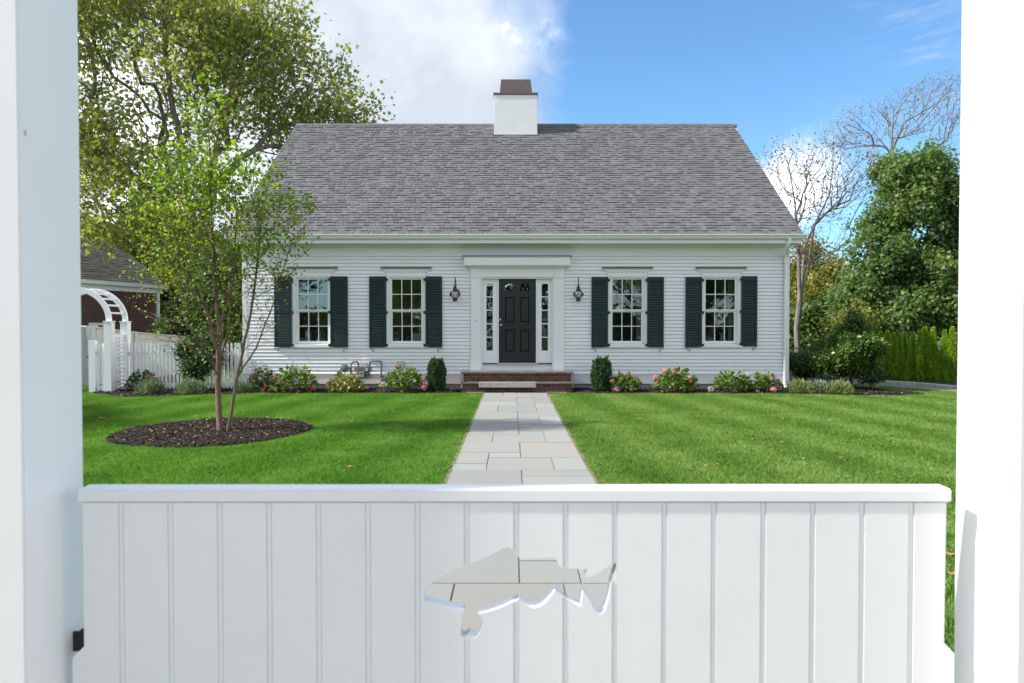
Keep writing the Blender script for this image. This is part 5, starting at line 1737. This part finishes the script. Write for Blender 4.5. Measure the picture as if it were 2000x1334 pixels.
quick('leafy_tree', 'olive and yellow leafy tree just past the house corner', 1575, 470, 33, 130, 720, L_olive, 700, 14, .17, 43)
quick('leafy_tree', 'dark leafy tree low behind the pale bare trunk', 1600, 590, 29, 150, 740, L_dark, 700, 16, .17, 44)
quick('leafy_tree', 'dark green tree filling the gap under the maple', 1720, 560, 30.5, 170, 745, L_dark, 800, 16, .18, 45)
quick('russet_shrub', 'russet-green shrub under the maple behind the hedge', 1680, 610, 24.5, 100, 690, L_olive, 260, 9, .11, 46, cat='shrub')

# ---- unseen trees and hedge invented behind the viewer, mirrored in the panes
t0 = quick('street_tree', 'broad leafy tree across the street, mirrored in the window panes', 1000, 300, 30, 520, 640, L_maple, 700, 16, .34, 51, spread=.45, group='invented trees across the street')
WL_ = t0.location.copy()
t0.location = (2, -22, 0)
tag(t0, 'invented leafy tree across the street, straight behind the viewer', 'tree')
for x, yy, k_, rz, lb in ((-9, -24, 1.1, 1, 'invented leafy tree across the street, left of the middle one'), (13, -23, 1.05, 2.2, 'invented leafy tree across the street, right of the middle one'),
                        (23, -26, 1.2, 3, 'invented leafy tree across the street at the far right'), (-20, -23, 1.15, 4.1, 'invented leafy tree across the street at the far left')):
    c = copy_tree(t0); c.location = (x, yy, 0); c.scale = (k_, k_, k_); c.rotation_euler.z = rz
    tag(c, lb, 'tree')
h0 = quick('street_hedge', 'dark hedge shrub across the street, the middle one behind the viewer', 1000, 560, 25, 260, 690, L_dark, 420, 16, .20, 53, spread=.25, cat='shrub', group='added hedge shrubs across the street')
h0.location = (0, -19, 0)  # hedge added to close the bright gap in the pane reflections
for i, x in enumerate((-22, -17.5, -13.2, -8.8, -4.5, 4.4, 8.7, 13.2, 17.6, 22)):
    c = copy_tree(h0); c.location = (x, -19 - .5 * (i % 2), 0); c.rotation_euler.z = i * 1.3
    nth = ('next to', 'second from', 'third from', 'fourth from', 'fifth from')[(4 - i) if i < 5 else (i - 5)]
    tag(c, 'added unseen hedge shrub across the street, ' + nth + ' the middle one on its ' + ('left' if i < 5 else 'right'), 'shrub')
# the neighbour's tree whose shade falls on the left lawn
ts = quick('shade_tree', 'leafy tree left of the lawn that shades the grass around the young birch', 1000, 250, 30, 330, 560, L_plane, 700, 16, .30, 52, spread=.42)
ts.location = (-18.5, 10.0, 0)

# ---- young river birch in the mulch ring
by = 9.95
B0, B1 = G(430, 846), G(443, 846)
stems = [{'pts': [tuple(B0 - Vector((0, 0, .05))), tuple(P(426, 760, by)), tuple(P(428, 640, by)), tuple(P(418, 520, by)), tuple(P(414, 420, by)), tuple(P(410, 300, by)), tuple(P(404, 185, by))], 'clear': .55},
         {'pts': [tuple(B1 - Vector((0, 0, .05))), tuple(P(462, 740, by - .05)), tuple(P(484, 640, by)), tuple(P(497, 560, by + .1)), tuple(P(510, 440, by + .1)), tuple(P(528, 330, by))], 'clear': .55},
         {'pts': [tuple(P(428, 690, by)), tuple(P(400, 600, by - .1)), tuple(P(360, 520, by - .2)), tuple(P(330, 420, by - .2))], 'from': 0, 'clear': 0},
         {'pts': [tuple(P(428, 640, by)), tuple(P(452, 560, by + .2)), tuple(P(462, 440, by + .3)), tuple(P(458, 330, by + .3))], 'from': 0, 'clear': 0},
         {'pts': [tuple(P(428, 740, by)), tuple(P(396, 680, by - .3)), tuple(P(340, 590, by - .5)), tuple(P(290, 500, by - .5))], 'from': 0, 'clear': 0},
         {'pts': [tuple(P(462, 740, by)), tuple(P(500, 680, by + .1)), tuple(P(535, 590, by + .1)), tuple(P(570, 470, by))], 'from': 0, 'clear': 0},
         {'pts': [tuple(P(428, 720, by)), tuple(P(446, 640, by - .4)), tuple(P(455, 540, by - .6)), tuple(P(440, 430, by - .6))], 'from': 0, 'clear': 0}]
ells = [EP(405, 215, by, .33, .35, .50, 1.6), EP(410, 330, by, .85, .75, .42), EP(370, 380, by, .75, .7, .5), EP(480, 360, by, .80, .6, .45), EP(430, 440, by, 1.0, .9, .55), EP(330, 460, by, .65, .6, .5),
        EP(545, 430, by, .42, .5, .42, 1.2), EP(440, 540, by, 1.05, .9, .5), EP(300, 560, by, .50, .5, .42, 1.1), EP(520, 530, by, .55, .5, .55), EP(380, 640, by, .75, .6, .45, .8), EP(585, 400, by, .18, .3, .18, 3), EP(255, 400, by, .22, .3, .28, 2), EP(480, 640, by, .6, .5, .40, 1.3), EP(430, 690, by, .55, .5, .28, .9), EP(330, 650, by - .3, .45, .4, .3, .8), EP(590, 480, by, .15, .3, .2, 2)]
rs = np.random.RandomState(61)
# leaves get larger and denser towards the top
tg = in_ell(rs, 2200, ells, .15)
pos, par, dr, rad, nch, tips = grow(rs, stems, tg, .16, .16, .05, tip=.0017, expo=2.2, ang=1.0, base_r=.040)
birch = thing('birch_tree', (B0.x, by, 0), 'young twin-stemmed birch with small bright leaves in the round mulch bed', 'tree')
thick = rad > .0075
V, F = skin(pos, par, np.minimum(rad, .062), nch, 1.0, .0017, .25)
# brown trunks below, dark twigs above
zf = V[F].mean(axis=1)
npmesh('trunk', V, F, [barkbirch, barktwig], birch, mi=(zf[:, 2] > 1.9).astype(int), smooth=True)
thin = np.where(rad < .004)[0]
zt_ = pos[thin][:, 2]
dens = np.clip((zt_ - 0.7) / 2.2, .22, 1.0)
sel = thin[rs.uniform(size=len(thin)) < dens]
sel = np.concatenate([sel, tips[pos[tips][:, 2] > 2.3]])
c = pos[sel]
sz = .040 + .032 * np.clip((c[:, 2] - 2.0) / 2.5, 0, 1)
k = 2
c2 = np.repeat(c, k, axis=0); s2 = np.repeat(sz, k) * rs.uniform(.7, 1.25, len(c2))
p2 = c2 + rs.normal(size=c2.shape) * .045
tdir = rs.normal(size=c2.shape) + np.array([0, 0, -.35]); nd = rs.normal(size=c2.shape) * .6 + np.array([0, -.2, .5])
V, F = leaf_arrays(p2, tdir, nd, s2, OVAL)
npmesh('crown', V, F, L_birch, birch)
low = sel[pos[sel][:, 2] < 3.3]
c3 = pos[low][rs.permutation(len(low))[:int(len(low) * .30)]]
V, F = leaves_at(rs, c3, 1, .05, .040, OVAL, -.3, None, .4)
npmesh('turning_leaves', V, F, L_birch_turn, birch)

# ================================================================== HEDGE OF EVERGREENS
arb_me = []


def make_arb(seed):
    rs = np.random.RandomState(seed)
    root = thing('evergreen', (0, 0, 0), 'x', 'evergreen')
    H = 1.6; n = 5200
    z = rs.uniform(0.02, 1, n) ** 1.15
    a = rs.uniform(0, 2 * math.pi, n)
    lob = 1 + .16 * np.sin(a * 3 + z * 9 + seed) + .10 * np.sin(a * 7 + z * 23)
    r = .225 * (1 - z) ** .80 * np.clip(.66 + z * 3, 0, 1) * lob
    r = r * rs.uniform(.55, 1.02, n) + .008
    pos_ = np.stack([r * np.cos(a), r * np.sin(a), z * H], 1)
    out_ = np.stack([np.cos(a), np.sin(a), np.full(n, 1.5)], 1) + rs.normal(size=(n, 3)) * .35
    nd = np.stack([-np.sin(a), np.cos(a), rs.normal(size=n) * .3], 1) + rs.normal(size=(n, 3)) * .5
    fan = np.array([(-.05, 0, 0), (.05, 0, 0), (.34, .45, .03), (.22, .85, 0), (0, 1, .04), (-.24, .8, 0), (-.32, .4, -.03)])
    V, F = leaf_arrays(pos_, out_, nd, rs.uniform(.035, .07, n), fan)
    npmesh('foliage', V, F, L_arb, root)
    MB().tube([(0, 0, -.03), (0, 0, .5), (0.01, 0, 1.3)], [.03, .022, .006], 7).build('trunk', barkdark, root)
    return root


protos = [make_arb(s) for s in (1, 2, 3)]
tops = [(1686, 654), (1704, 649), (1719, 647), (1733, 646.5), (1744, 651.5), (1757, 652), (1767, 649.5), (1783, 650), (1797, 648), (1806, 639), (1822, 640), (1845, 645), (1859.5, 638.5), (1884, 640)]
nm_ = ['farthest, half hidden by the shrub', 'second from the shrub', 'third from the shrub', 'fourth from the shrub', 'fifth from the shrub', 'sixth from the shrub, tips close together', 'seventh, in the middle of the row', 'eighth, just past the middle of the row',
       'slim one pressed against a taller one', 'tall pointed one above its slim neighbour', 'tall broad one, fourth from the post', 'third from the white post', 'second from the white post, tallest at the end', 'half hidden by the white gate post']
for i, (px, py) in enumerate(tops):
    u = i / 13
    yy = 20.4 - 1.75 * u + (.25 if i in (6, 8) else 0)
    p = P(px, 700, yy)
    ztop = P(px, py, yy).z
    src = protos[i % 3]
    o = src if i < 3 else copy_tree(src)
    o.location = (p.x, yy, 0)
    s = ztop / 1.62
    o.scale = (s * rnd.uniform(.88, 1.08), s * rnd.uniform(.88, 1.08), s)
    o.rotation_euler.z = rnd.uniform(0, 6.28)
    tag(o, 'narrow evergreen in the kerb row, ' + nm_[i], 'evergreen', 'row of narrow evergreens along the kerb')

# ================================================================== SHRUBS AND FLOWERS
def flower_head(rs, c, r, m, par, n=70):
    d = norm(rs.normal(size=(n, 3)))
    lump = 1 + .16 * np.sin(d[:, 0] * 5 + rs.uniform(0, 6)) + .14 * np.sin(d[:, 2] * 6 + rs.uniform(0, 6)) + rs.normal(size=n) * .06
    p = np.array(c) + d * np.array([1.0, 1.0, .82]) * (r * .78 * lump)[:, None]
    quad = np.array([(-.5, -.5, -.06), (0, -.32, .05), (.5, -.5, -.06), (.34, 0, .05), (.5, .5, -.06), (0, .34, .05), (-.5, .5, -.06), (-.34, 0, .05)])
    V, F = leaf_arrays(p, np.cross(d, rs.normal(size=(n, 3))), d + rs.normal(size=(n, 3)) * .45, r * .42 * rs.uniform(.7, 1.3, n), quad)
    return npmesh('flower_head', V, F, m, par)


def hydrangea(px0, px1, py0, yb, label, seed, leafm=L_hyd, heads=(), lsize=.125, n=330, lean=0):
    n = int(n * 1.75); lsize = lsize * .84; px0 -= 3; px1 += 3
    rs = np.random.RandomState(seed)
    cxp = (px0 + px1) / 2
    c = P(cxp, 760, yb)
    w = (px1 - px0) / FPX * yb / 2
    h = P(cxp, py0, yb).z
    root = thing('hydrangea', (c.x, yb, 0), label, 'hydrangea', 'hydrangeas along the foot of the house')
    # dome of leaves, broad and drooping
    a = rs.uniform(0, 2 * math.pi, n); u = rs.uniform(0, 1, n)
    rr = np.sqrt(rs.uniform(.08, 1, n)); bump = 1 + .18 * np.sin(a * 3 + seed) + .1 * np.sin(a * 5 + 2 * seed)
    x = rr * np.cos(a) * w * bump * .88; yy = rr * np.sin(a) * min(w, .5) * bump * .9
    zc = h * (.97 - .55 * rr ** 2.2) * (1 + .13 * np.sin(a * 4 + seed * 2))
    z = zc * (1 - u ** 2.2 * .75)
    z = np.maximum(z, .04)
    p = np.stack([c.x + x, yb + yy, z], 1)
    o = np.stack([np.cos(a) * rr, np.sin(a) * rr, .35 + .3 * rs.normal(size=n)], 1) + rs.normal(size=(n, 3)) * .35
    nd = rs.normal(size=(n, 3)) * .32 + np.array([0, -.25, .8])
    V, F = leaf_arrays(p, o, nd, lsize * rs.uniform(.6, 1.2, n), OVAL)
    npmesh('foliage', V, F, leafm, root)
    m = MB()
    for i in range(14):
        aa = rs.uniform(0, 6.28); q = rs.uniform(.2, .85)
        m.tube([(c.x + .05 * math.cos(aa), yb + .05 * math.sin(aa), 0), (c.x + w * q * .5 * math.cos(aa), yb + .2 * q * math.sin(aa), h * .4), (c.x + w * q * math.cos(aa), yb + .32 * q * math.sin(aa), h * .80)], [.008, .006, .004], 4)
    m.build('stems', barktwig, root)
    for hx, hy, r, fm in heads:
        q = P(hx, hy, yb - .25 - rs.uniform(0, .12))
        hd = flower_head(rs, (q.x, q.y, max(q.z, r + .01)), r, fm, root)
    return root


pk, mg, ru, bn, li = F_pink, F_mag, F_rust, F_brown, F_lil
hydrangea(252, 302, 722, 16.2, 'brown-headed hydrangea against the white lattice arbor', 1, L_hydd, [(292, 735, .07, bn), (262, 757, .06, bn), (272, 762, .05, bn), (298, 742, .05, bn)], .10, 200)
hydrangea(489, 542, 722, 16.0, 'dark hydrangea with dried brown heads at the left house corner', 2, L_hydd, [(493, 733, .08, bn), (520, 755, .07, bn), (530, 745, .06, bn), (537, 734.5, .055, mg), (515, 765, .07, bn), (500, 722, .06, bn), (527, 763, .06, bn)], .11, 230)
hydrangea(536, 618, 717, 15.95, 'full hydrangea speckled with rusty heads under the leftmost window', 3, L_hyd, [(560, 738, .05, ru), (575, 728, .05, ru), (590, 740, .05, ru), (600, 757, .05, bn), (555, 760, .05, bn), (583, 764, .05, ru), (548, 745, .045, ru), (612, 757, .075, pk), (606, 766, .05, bn), (540, 750, .05, bn), (611, 745, .05, bn), (570, 752, .05, ru)])
hydrangea(646, 710, 730, 15.95, 'yellowing hydrangea below the grey gas meter', 4, L_hydy, [(643, 748, .06, bn), (690, 754, .05, ru), (678, 761, .04, ru), (718, 757, .04, ru), (660, 762, .04, bn)], .11, 250)
hydrangea(752, 828, 719, 15.95, 'bright green hydrangea with pink heads beside the left boxwood', 5, L_hyd, [(748, 751, .075, pk), (825, 743, .06, pk), (827, 757, .085, mg), (779, 715, .055, ru), (792, 734, .04, ru), (786, 765, .055, ru), (833, 751, .05, pk), (805, 728, .035, ru)])
hydrangea(1190, 1250, 730, 15.95, 'low hydrangea with a magenta head on the mulch beside the right boxwood', 6, L_hyd, [(1205, 766, .085, mg), (1196, 744, .055, ru), (1222, 732, .055, ru), (1240, 738, .05, ru), (1246, 752, .05, ru), (1233, 761, .05, ru), (1214, 740, .04, ru), (1198, 762, .05, bn)], .11, 240)
hydrangea(1285, 1355, 722, 15.95, 'hydrangea topped with salmon pink heads under the third window', 7, L_hyd, [(1298, 726, .075, pk), (1317, 727, .075, ru), (1280, 737, .065, pk), (1347, 737, .055, mg), (1348, 745, .06, ru), (1284, 748, .06, ru), (1332, 755, .06, ru), (1362, 752, .065, bn), (1350, 761, .05, ru), (1294, 766, .05, ru), (1317, 762, .045, ru), (1331, 744, .045, ru), (1275, 751, .04, ru)])
hydrangea(1395, 1462, 727, 15.95, 'green hydrangea with lilac heads under the rightmost window', 8, L_hyd, [(1388, 759, .088, li), (1437, 733, .06, li), (1461, 732, .055, li), (1473, 741, .05, li), (1436, 768, .06, ru), (1455, 763, .05, bn), (1430, 748, .04, ru)], .12, 280)
hydrangea(1466, 1518, 728, 15.95, 'hydrangea with a single big pink head beside the downspout', 9, L_hyd, [(1510, 766, .09, pk), (1507, 739, .05, mg), (1490, 733, .05, ru), (1480, 765, .045, ru), (1520, 752, .04, bn)], .115, 220)


def boxwood(px, py0, yb, wpx, label, seed):
    rs = np.random.RandomState(seed)
    c = P(px, 760, yb); w = wpx / FPX * yb / 2; h = P(px, py0, yb).z
    root = thing('boxwood', (c.x, yb, 0), label, 'boxwood', 'clipped boxwoods either side of the steps')
    n = 5200
    z = rs.uniform(0, 1, n); a = rs.uniform(0, 6.283, n)
    prof = np.interp(z, [0, .1, .45, .75, .9, 1], [.66, .88, 1, .93, .76, .40])
    lob = 1 + .14 * np.sin(a * 5 + z * 8 + seed) + .11 * np.sin(a * 11 - z * 17) + rs.normal(size=n) * .05
    r = w * prof * lob * rs.uniform(.45, 1.04, n) ** .6
    p = np.stack([c.x + r * np.cos(a), yb + r * np.sin(a), z * h * .97 + .02], 1)
    o = np.stack([np.cos(a) * .8, np.sin(a) * .8, np.full(n, 1.1)], 1) + rs.normal(size=(n, 3)) * .5
    V, F = leaf_arrays(p, o, rs.normal(size=(n, 3)), rs.uniform(.026, .052, n), OVAL)
    k = 26
    for i in range(k):
        z0 = rs.uniform(.35, 1.0); a0 = rs.uniform(0, 6.283)
        rr = w * np.interp(z0, [0, .1, .45, .75, .9, 1], [.66, .88, 1, .93, .76, .40]) * .92
        q = np.array([c.x + rr * math.cos(a0), yb + rr * math.sin(a0), z0 * h * .97])
        m_ = 40
        up = rs.uniform(0, 1, m_) * rs.uniform(.06, .15)
        pp = q + np.stack([rs.normal(size=m_) * .012 + math.cos(a0) * up * .3, rs.normal(size=m_) * .012 + math.sin(a0) * up * .3, up], 1)
        V2, F2 = leaf_arrays(pp, rs.normal(size=(m_, 3)) * .6 + np.array([0, 0, .8]), rs.normal(size=(m_, 3)), rs.uniform(.02, .036, m_), OVAL)
        F = np.concatenate([F, F2 + len(V)]); V = np.concatenate([V, V2])
    npmesh('foliage', V, F, L_box, root)
    MB().tube([(c.x, yb, -.02), (c.x, yb, h * .8)], [.022, .006], 6).build('trunk', barkdark, root)


boxwood(852.5, 702, 15.98, 33, 'upright dark boxwood left of the brick steps', 1)
boxwood(1174.5, 701, 15.98, 36, 'upright dark boxwood right of the brick steps', 2)


def mound(px, py0, yb, wpx, label, seed, m, n=2600, ls=.085, name='silver_shrub', group='low silvery shrubs', flowers=None):
    rs = np.random.RandomState(seed)
    c = P(px, 765, yb); w = wpx / FPX * yb / 2; h = P(px, py0, yb).z
    root = thing(name, (c.x, yb, 0), label, 'shrub', group)
    a = rs.uniform(0, 6.283, n); e = np.arcsin(rs.uniform(0, 1, n))
    rr = rs.uniform(.25, 1, n) ** .55 * (1 + .16 * np.sin(a * 4 + seed) + .12 * np.sin(a * 9 + e * 6))
    d = np.stack([np.cos(a) * np.cos(e) * w, np.sin(a) * np.cos(e) * w * .8, np.sin(e) * h], 1)
    p = np.array([c.x, yb, .01]) + d * rr[:, None] * .9
    o = norm(d) + np.array([0, 0, .7]) + rs.normal(size=(n, 3)) * .3
    V, F = leaf_arrays(p, o, rs.normal(size=(n, 3)), rs.uniform(.5, 1.3, n) * ls, SPRIG)
    npmesh('foliage', V, F, m, root)
    if flowers:
        k = flowers[1]
        pp = np.array([c.x, yb, .03]) + d[:k] * 1.03
        V, F = leaf_arrays(pp, o[:k], rs.normal(size=(k, 3)), np.full(k, .05), SPRIG * np.array([2.2, 1, 1]))
        npmesh('blossom', V, F, flowers[0], root)


mound(296, 744, 15.35, 58, 'silvery shrub in front of the lattice arbor', 1, L_grey)
mound(374, 745, 15.4, 62, 'silvery shrub at the foot of the dark holly', 2, L_grey)
mound(480, 749, 15.85, 52, 'small silvery shrub just left of the house corner', 3, L_grey, 1600)
mound(1562, 745, 15.7, 56, 'pale feathery shrub at the foot of the downspout', 4, L_cat, flowers=(F_brown, 20))
mound(1600, 748, 15.65, 50, 'grey-green catmint clump with faint lilac blossom', 5, L_grey, flowers=(F_lil, 70))
mound(1640, 747, 15.45, 56, 'pale yellow-green feathery shrub on the right bed edge', 6, L_cat)
quick('holly_shrub', 'glossy dark green holly shrub in front of the picket fence', 392, 655, 16.15, 88, 766, L_box, 420, 14, .062, 71, cat='shrub', spread=.07, tip=.004, shape=OVAL)
quick('flowering_shrub', 'big rounded green shrub with pale blossom at the right bed', 1660, 654, 16.4, 122, 770, L_bush, 1000, 13, .07, 72, cat='shrub', spread=.08, tip=.004, shape=OVAL, extra=(F_white, .28, 1))
quick('upright_shrub', 'upright yellow-green shrub rising behind the rounded flowering shrub', 1662, 600, 17.6, 95, 740, L_bush, 620, 9, .075, 73, cat='shrub', spread=.07, tip=.004, shape=OVAL, updir=1.2)
quick('dark_shrub', 'dark shaded shrub between the house corner and the big shrub', 1572, 692, 19.3, 78, 752, L_dark, 520, 14, .075, 74, cat='shrub', spread=.09, tip=.004, shape=OVAL)
quick('rose_bush', 'small rose bush with a few red blooms beside the kerb', 1702, 722, 16.5, 50, 772, L_box, 200, 10, .055, 75, cat='shrub', spread=.07, tip=.004, shape=OVAL, extra=(F_red, .05, 1))
quick('green_shrub', 'mid-green shrub standing at the pale trunk base', 1625, 665, 22.5, 110, 745, L_bush, 480, 12, .095, 76, cat='shrub', spread=.12, tip=.005, shape=OVAL)
quick('green_shrub', 'low dark hedge shrub behind the evergreens', 1760, 665, 22.6, 160, 745, L_dark, 480, 12, .10, 77, cat='shrub', spread=.14, tip=.005, shape=OVAL)
quick('green_shrub', 'dark shrub between the grey fence and the brick building', 345, 600, 26, 90, 690, L_dark, 300, 12, .12, 78, cat='shrub', spread=.14, tip=.005, shape=OVAL)

# ================================================================== GRASS
def tuft(name, r, n, seed, h=(.028, .055), w=.0042):
    rs = np.random.RandomState(seed)
    a = rs.uniform(0, 6.283, n); rr = np.sqrt(rs.uniform(0, 1, n)) * r
    p = np.stack([rr * np.cos(a), rr * np.sin(a), np.zeros(n)], 1)
    hh = rs.uniform(*h, n)
    lean = rs.normal(size=(n, 2)) * .42
    an = rs.uniform(0, 6.283, n); sx = np.stack([np.cos(an), np.sin(an), np.zeros(n)], 1)
    ww = rs.uniform(.6, 1.3, n) * w
    mid = p + np.stack([lean[:, 0] * hh * .35, lean[:, 1] * hh * .35, hh * .6], 1)
    tp = p + np.stack([lean[:, 0] * hh * 1.1, lean[:, 1] * hh * 1.1, hh * .95], 1)
    V = np.stack([p - sx * ww[:, None] * .5, p + sx * ww[:, None] * .5, mid + sx * ww[:, None] * .45, tp, mid - sx * ww[:, None] * .45], 1)
    F = np.arange(n * 5).reshape(n, 5)
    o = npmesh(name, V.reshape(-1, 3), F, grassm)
    COL.objects.unlink(o)
    return o


def scatter(name, pts, tufts, label, smin=.8, smax=1.2):
    cname = bpy.data.collections.new('grass_tufts')
    for t_ in tufts: cname.objects.link(t_)
    me = bpy.data.meshes.new(name)
    me.vertices.add(len(pts)); me.vertices.foreach_set('co', np.asarray(pts, np.float32).ravel()); me.update()
    o = link(name, me)
    tag(o, label, kind='stuff')
    ng = bpy.data.node_groups.new('scatter_' + name, 'GeometryNodeTree')
    ng.interface.new_socket('Geometry', in_out='INPUT', socket_type='NodeSocketGeometry')
    ng.interface.new_socket('Geometry', in_out='OUTPUT', socket_type='NodeSocketGeometry')
    N = ng.nodes
    gi, go = N.new('NodeGroupInput'), N.new('NodeGroupOutput')
    ci = N.new('GeometryNodeCollectionInfo'); ci.inputs[0].default_value = cname
    ci.inputs['Separate Children'].default_value = True; ci.inputs['Reset Children'].default_value = True
    ip = N.new('GeometryNodeInstanceOnPoints'); ip.inputs['Pick Instance'].default_value = True
    rv = N.new('FunctionNodeRandomValue'); rv.data_type = 'FLOAT_VECTOR'
    rv.inputs[0].default_value = (0, 0, 0); rv.inputs[1].default_value = (.06, .06, 6.283)
    rs_ = N.new('FunctionNodeRandomValue'); rs_.data_type = 'FLOAT'
    rs_.inputs[2].default_value = smin; rs_.inputs[3].default_value = smax; rs_.inputs['Seed'].default_value = 5
    L = ng.links
    L.new(gi.outputs[0], ip.inputs['Points']); L.new(ci.outputs[0], ip.inputs['Instance'])
    L.new(rv.outputs[0], ip.inputs['Rotation']); L.new(rs_.outputs[1], ip.inputs['Scale'])
    L.new(ip.outputs[0], go.inputs[0])
    md = o.modifiers.new('scatter', 'NODES'); md.node_group = ng
    return o


DRV = [(p.x, p.y) for p in dl] + [(p.x, p.y) for p in reversed(kl)]
rs = np.random.RandomState(90)


def lawn_ok(x, y, e):
    ok = (x < WK0 - e) | (x > WK1 + e)
    ok &= (y < 15.60 - e * .7) | (x < -9.7 - e) | (x > 7.0)
    for a in range(8):
        dx_, dy_ = e * math.cos(a * math.pi / 4), e * math.sin(a * math.pi / 4)
        for poly in (RING, BED_L, BED_R, DRV, hb):
            ok &= ~inside(poly, x + dx_, y + dy_)
    ok &= ~((x > 8.3) & (y > 18.5))
    ok &= ~((x > -10) & (x < 7.0) & (y > 16.9))
    return ok


gx_, gy_ = np.meshgrid(np.arange(-15.5, 15.5, .17), np.arange(1.75, 19.0, .17))
gx_ = gx_.ravel() + rs.uniform(-.08, .08, gx_.size); gy_ = gy_.ravel() + rs.uniform(-.08, .08, gy_.size)
vis = (np.abs(gx_) < gy_ * .72 + 1.2)
ok = lawn_ok(gx_, gy_, .16) & vis
big = np.stack([gx_[ok], gy_[ok], np.zeros(ok.sum())], 1)
# short tufts fill the fringe along every edge
fx, fy = np.meshgrid(np.arange(-12.5, 12.5, .045), np.arange(1.75, 18.0, .045))
fx = fx.ravel() + rs.uniform(-.02, .02, fx.size); fy = fy.ravel() + rs.uniform(-.02, .02, fy.size)
pre = (np.abs(fx) < fy * .72 + 1)
fx, fy = fx[pre], fy[pre]
f1 = lawn_ok(fx, fy, .004)
fx, fy = fx[f1], fy[f1]
f2 = ~lawn_ok(fx, fy, .22)
small = np.stack([fx[f2], fy[f2], np.zeros(f2.sum())], 1)
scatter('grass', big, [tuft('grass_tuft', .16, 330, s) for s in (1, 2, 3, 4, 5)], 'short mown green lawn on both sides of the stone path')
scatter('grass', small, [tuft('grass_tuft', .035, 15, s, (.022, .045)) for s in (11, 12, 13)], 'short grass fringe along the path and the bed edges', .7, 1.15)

# ---- fallen leaves on the lawn
T_, D_ = 'tan dry leaf,', 'small dark curled leaf,'
def fallen(px, py, m, label, size=.05, group='fallen leaves scattered on the lawn'):
    g_ = G(px, py, .045)
    k = 9; an = rnd.uniform(0, 6.28)
    pts_ = []
    for i, (a, b, c) in enumerate(LOBED):
        u_, v_ = a * size, (b - .5) * size
        pts_.append((g_.x + u_ * math.cos(an) - v_ * math.sin(an), g_.y + u_ * math.sin(an) + v_ * math.cos(an), .043 + abs(a) * size * .5 + rnd.uniform(0, .004)))
    top = MB().add(pts_ + [(p[0], p[1], p[2] - .0012) for p in pts_], [tuple(range(10)), tuple(range(19, 9, -1))] + [(i, (i + 1) % 10, (i + 1) % 10 + 10, i + 10) for i in range(10)])
    o = top.build('fallen_leaf', m, None, loc=(g_.x, g_.y, .04))
    if label in (T_, D_):
        xx, dd = abs(g_.x), g_.y
        far = 'near the bed' if dd > 13.5 else ('beyond mid lawn' if dd > 11 else ('at mid lawn' if dd > 8.5 else 'near the gate'))
        lat = 'beside the path' if xx < 1.6 else ('not far from the path' if xx < 3.2 else ('halfway across' if xx < 5.2 else 'by the outer side'))
        label = label + ' ' + ('left' if g_.x < 0 else 'right') + ' lawn ' + far + ', ' + lat
    tag(o, label, 'leaf', group)


fallen(200, 818, L_fallo, 'bright orange leaf on the lawn near the left gate post', .12)
fallen(1249, 819, L_fallo, 'small orange leaf on the right lawn among dark ones', .08)
T, D = T_, D_
for px, py in ((298, 824), (684, 820), (537, 777), (612, 765), (685, 825), (600, 828), (753, 838), (684, 883), (683, 914), (579, 804), (469, 812), (295, 792), (1240, 812), (1277, 831), (1291, 817), (1472, 857), (1466, 873),
               (1380, 911), (1405, 907), (1529, 865), (1570, 897), (1642, 893), (1746, 850), (1648, 783), (1667, 792), (1861, 784), (1800, 853), (1862, 850), (1530, 816), (1497, 891), (1130, 822), (1855, 1080), (1857, 1120)):
    fallen(px + rnd.uniform(-3, 3), py + rnd.uniform(-2, 2), L_fall, T, rnd.uniform(.035, .06))
for px, py in ((239, 802), (757, 838), (672, 881), (1238, 849), (1345, 837), (1392, 832), (1432, 833), (1141, 879), (1171, 919), (1266, 939), (1581, 787), (1413, 845), (1346, 919), (1750, 821), (1210, 783), (756, 900)):
    fallen(px + rnd.uniform(-3, 3), py + rnd.uniform(-2, 2), L_falld, D, rnd.uniform(.03, .055))

same = {}
for o in bpy.data.objects:
    if o.name.startswith('fallen_leaf') and (o['label'].startswith(T_) or o['label'].startswith(D_)):
        same.setdefault(o['label'], []).append(o)
for lab, os_ in same.items():
    if len(os_) > 1:
        for o, nth in zip(sorted(os_, key=lambda o: abs(o.location.x)), ('first', 'second', 'third', 'fourth', 'fifth', 'sixth', 'seventh', 'eighth')):
            o['label'] = lab + ', ' + nth + ' outwards'
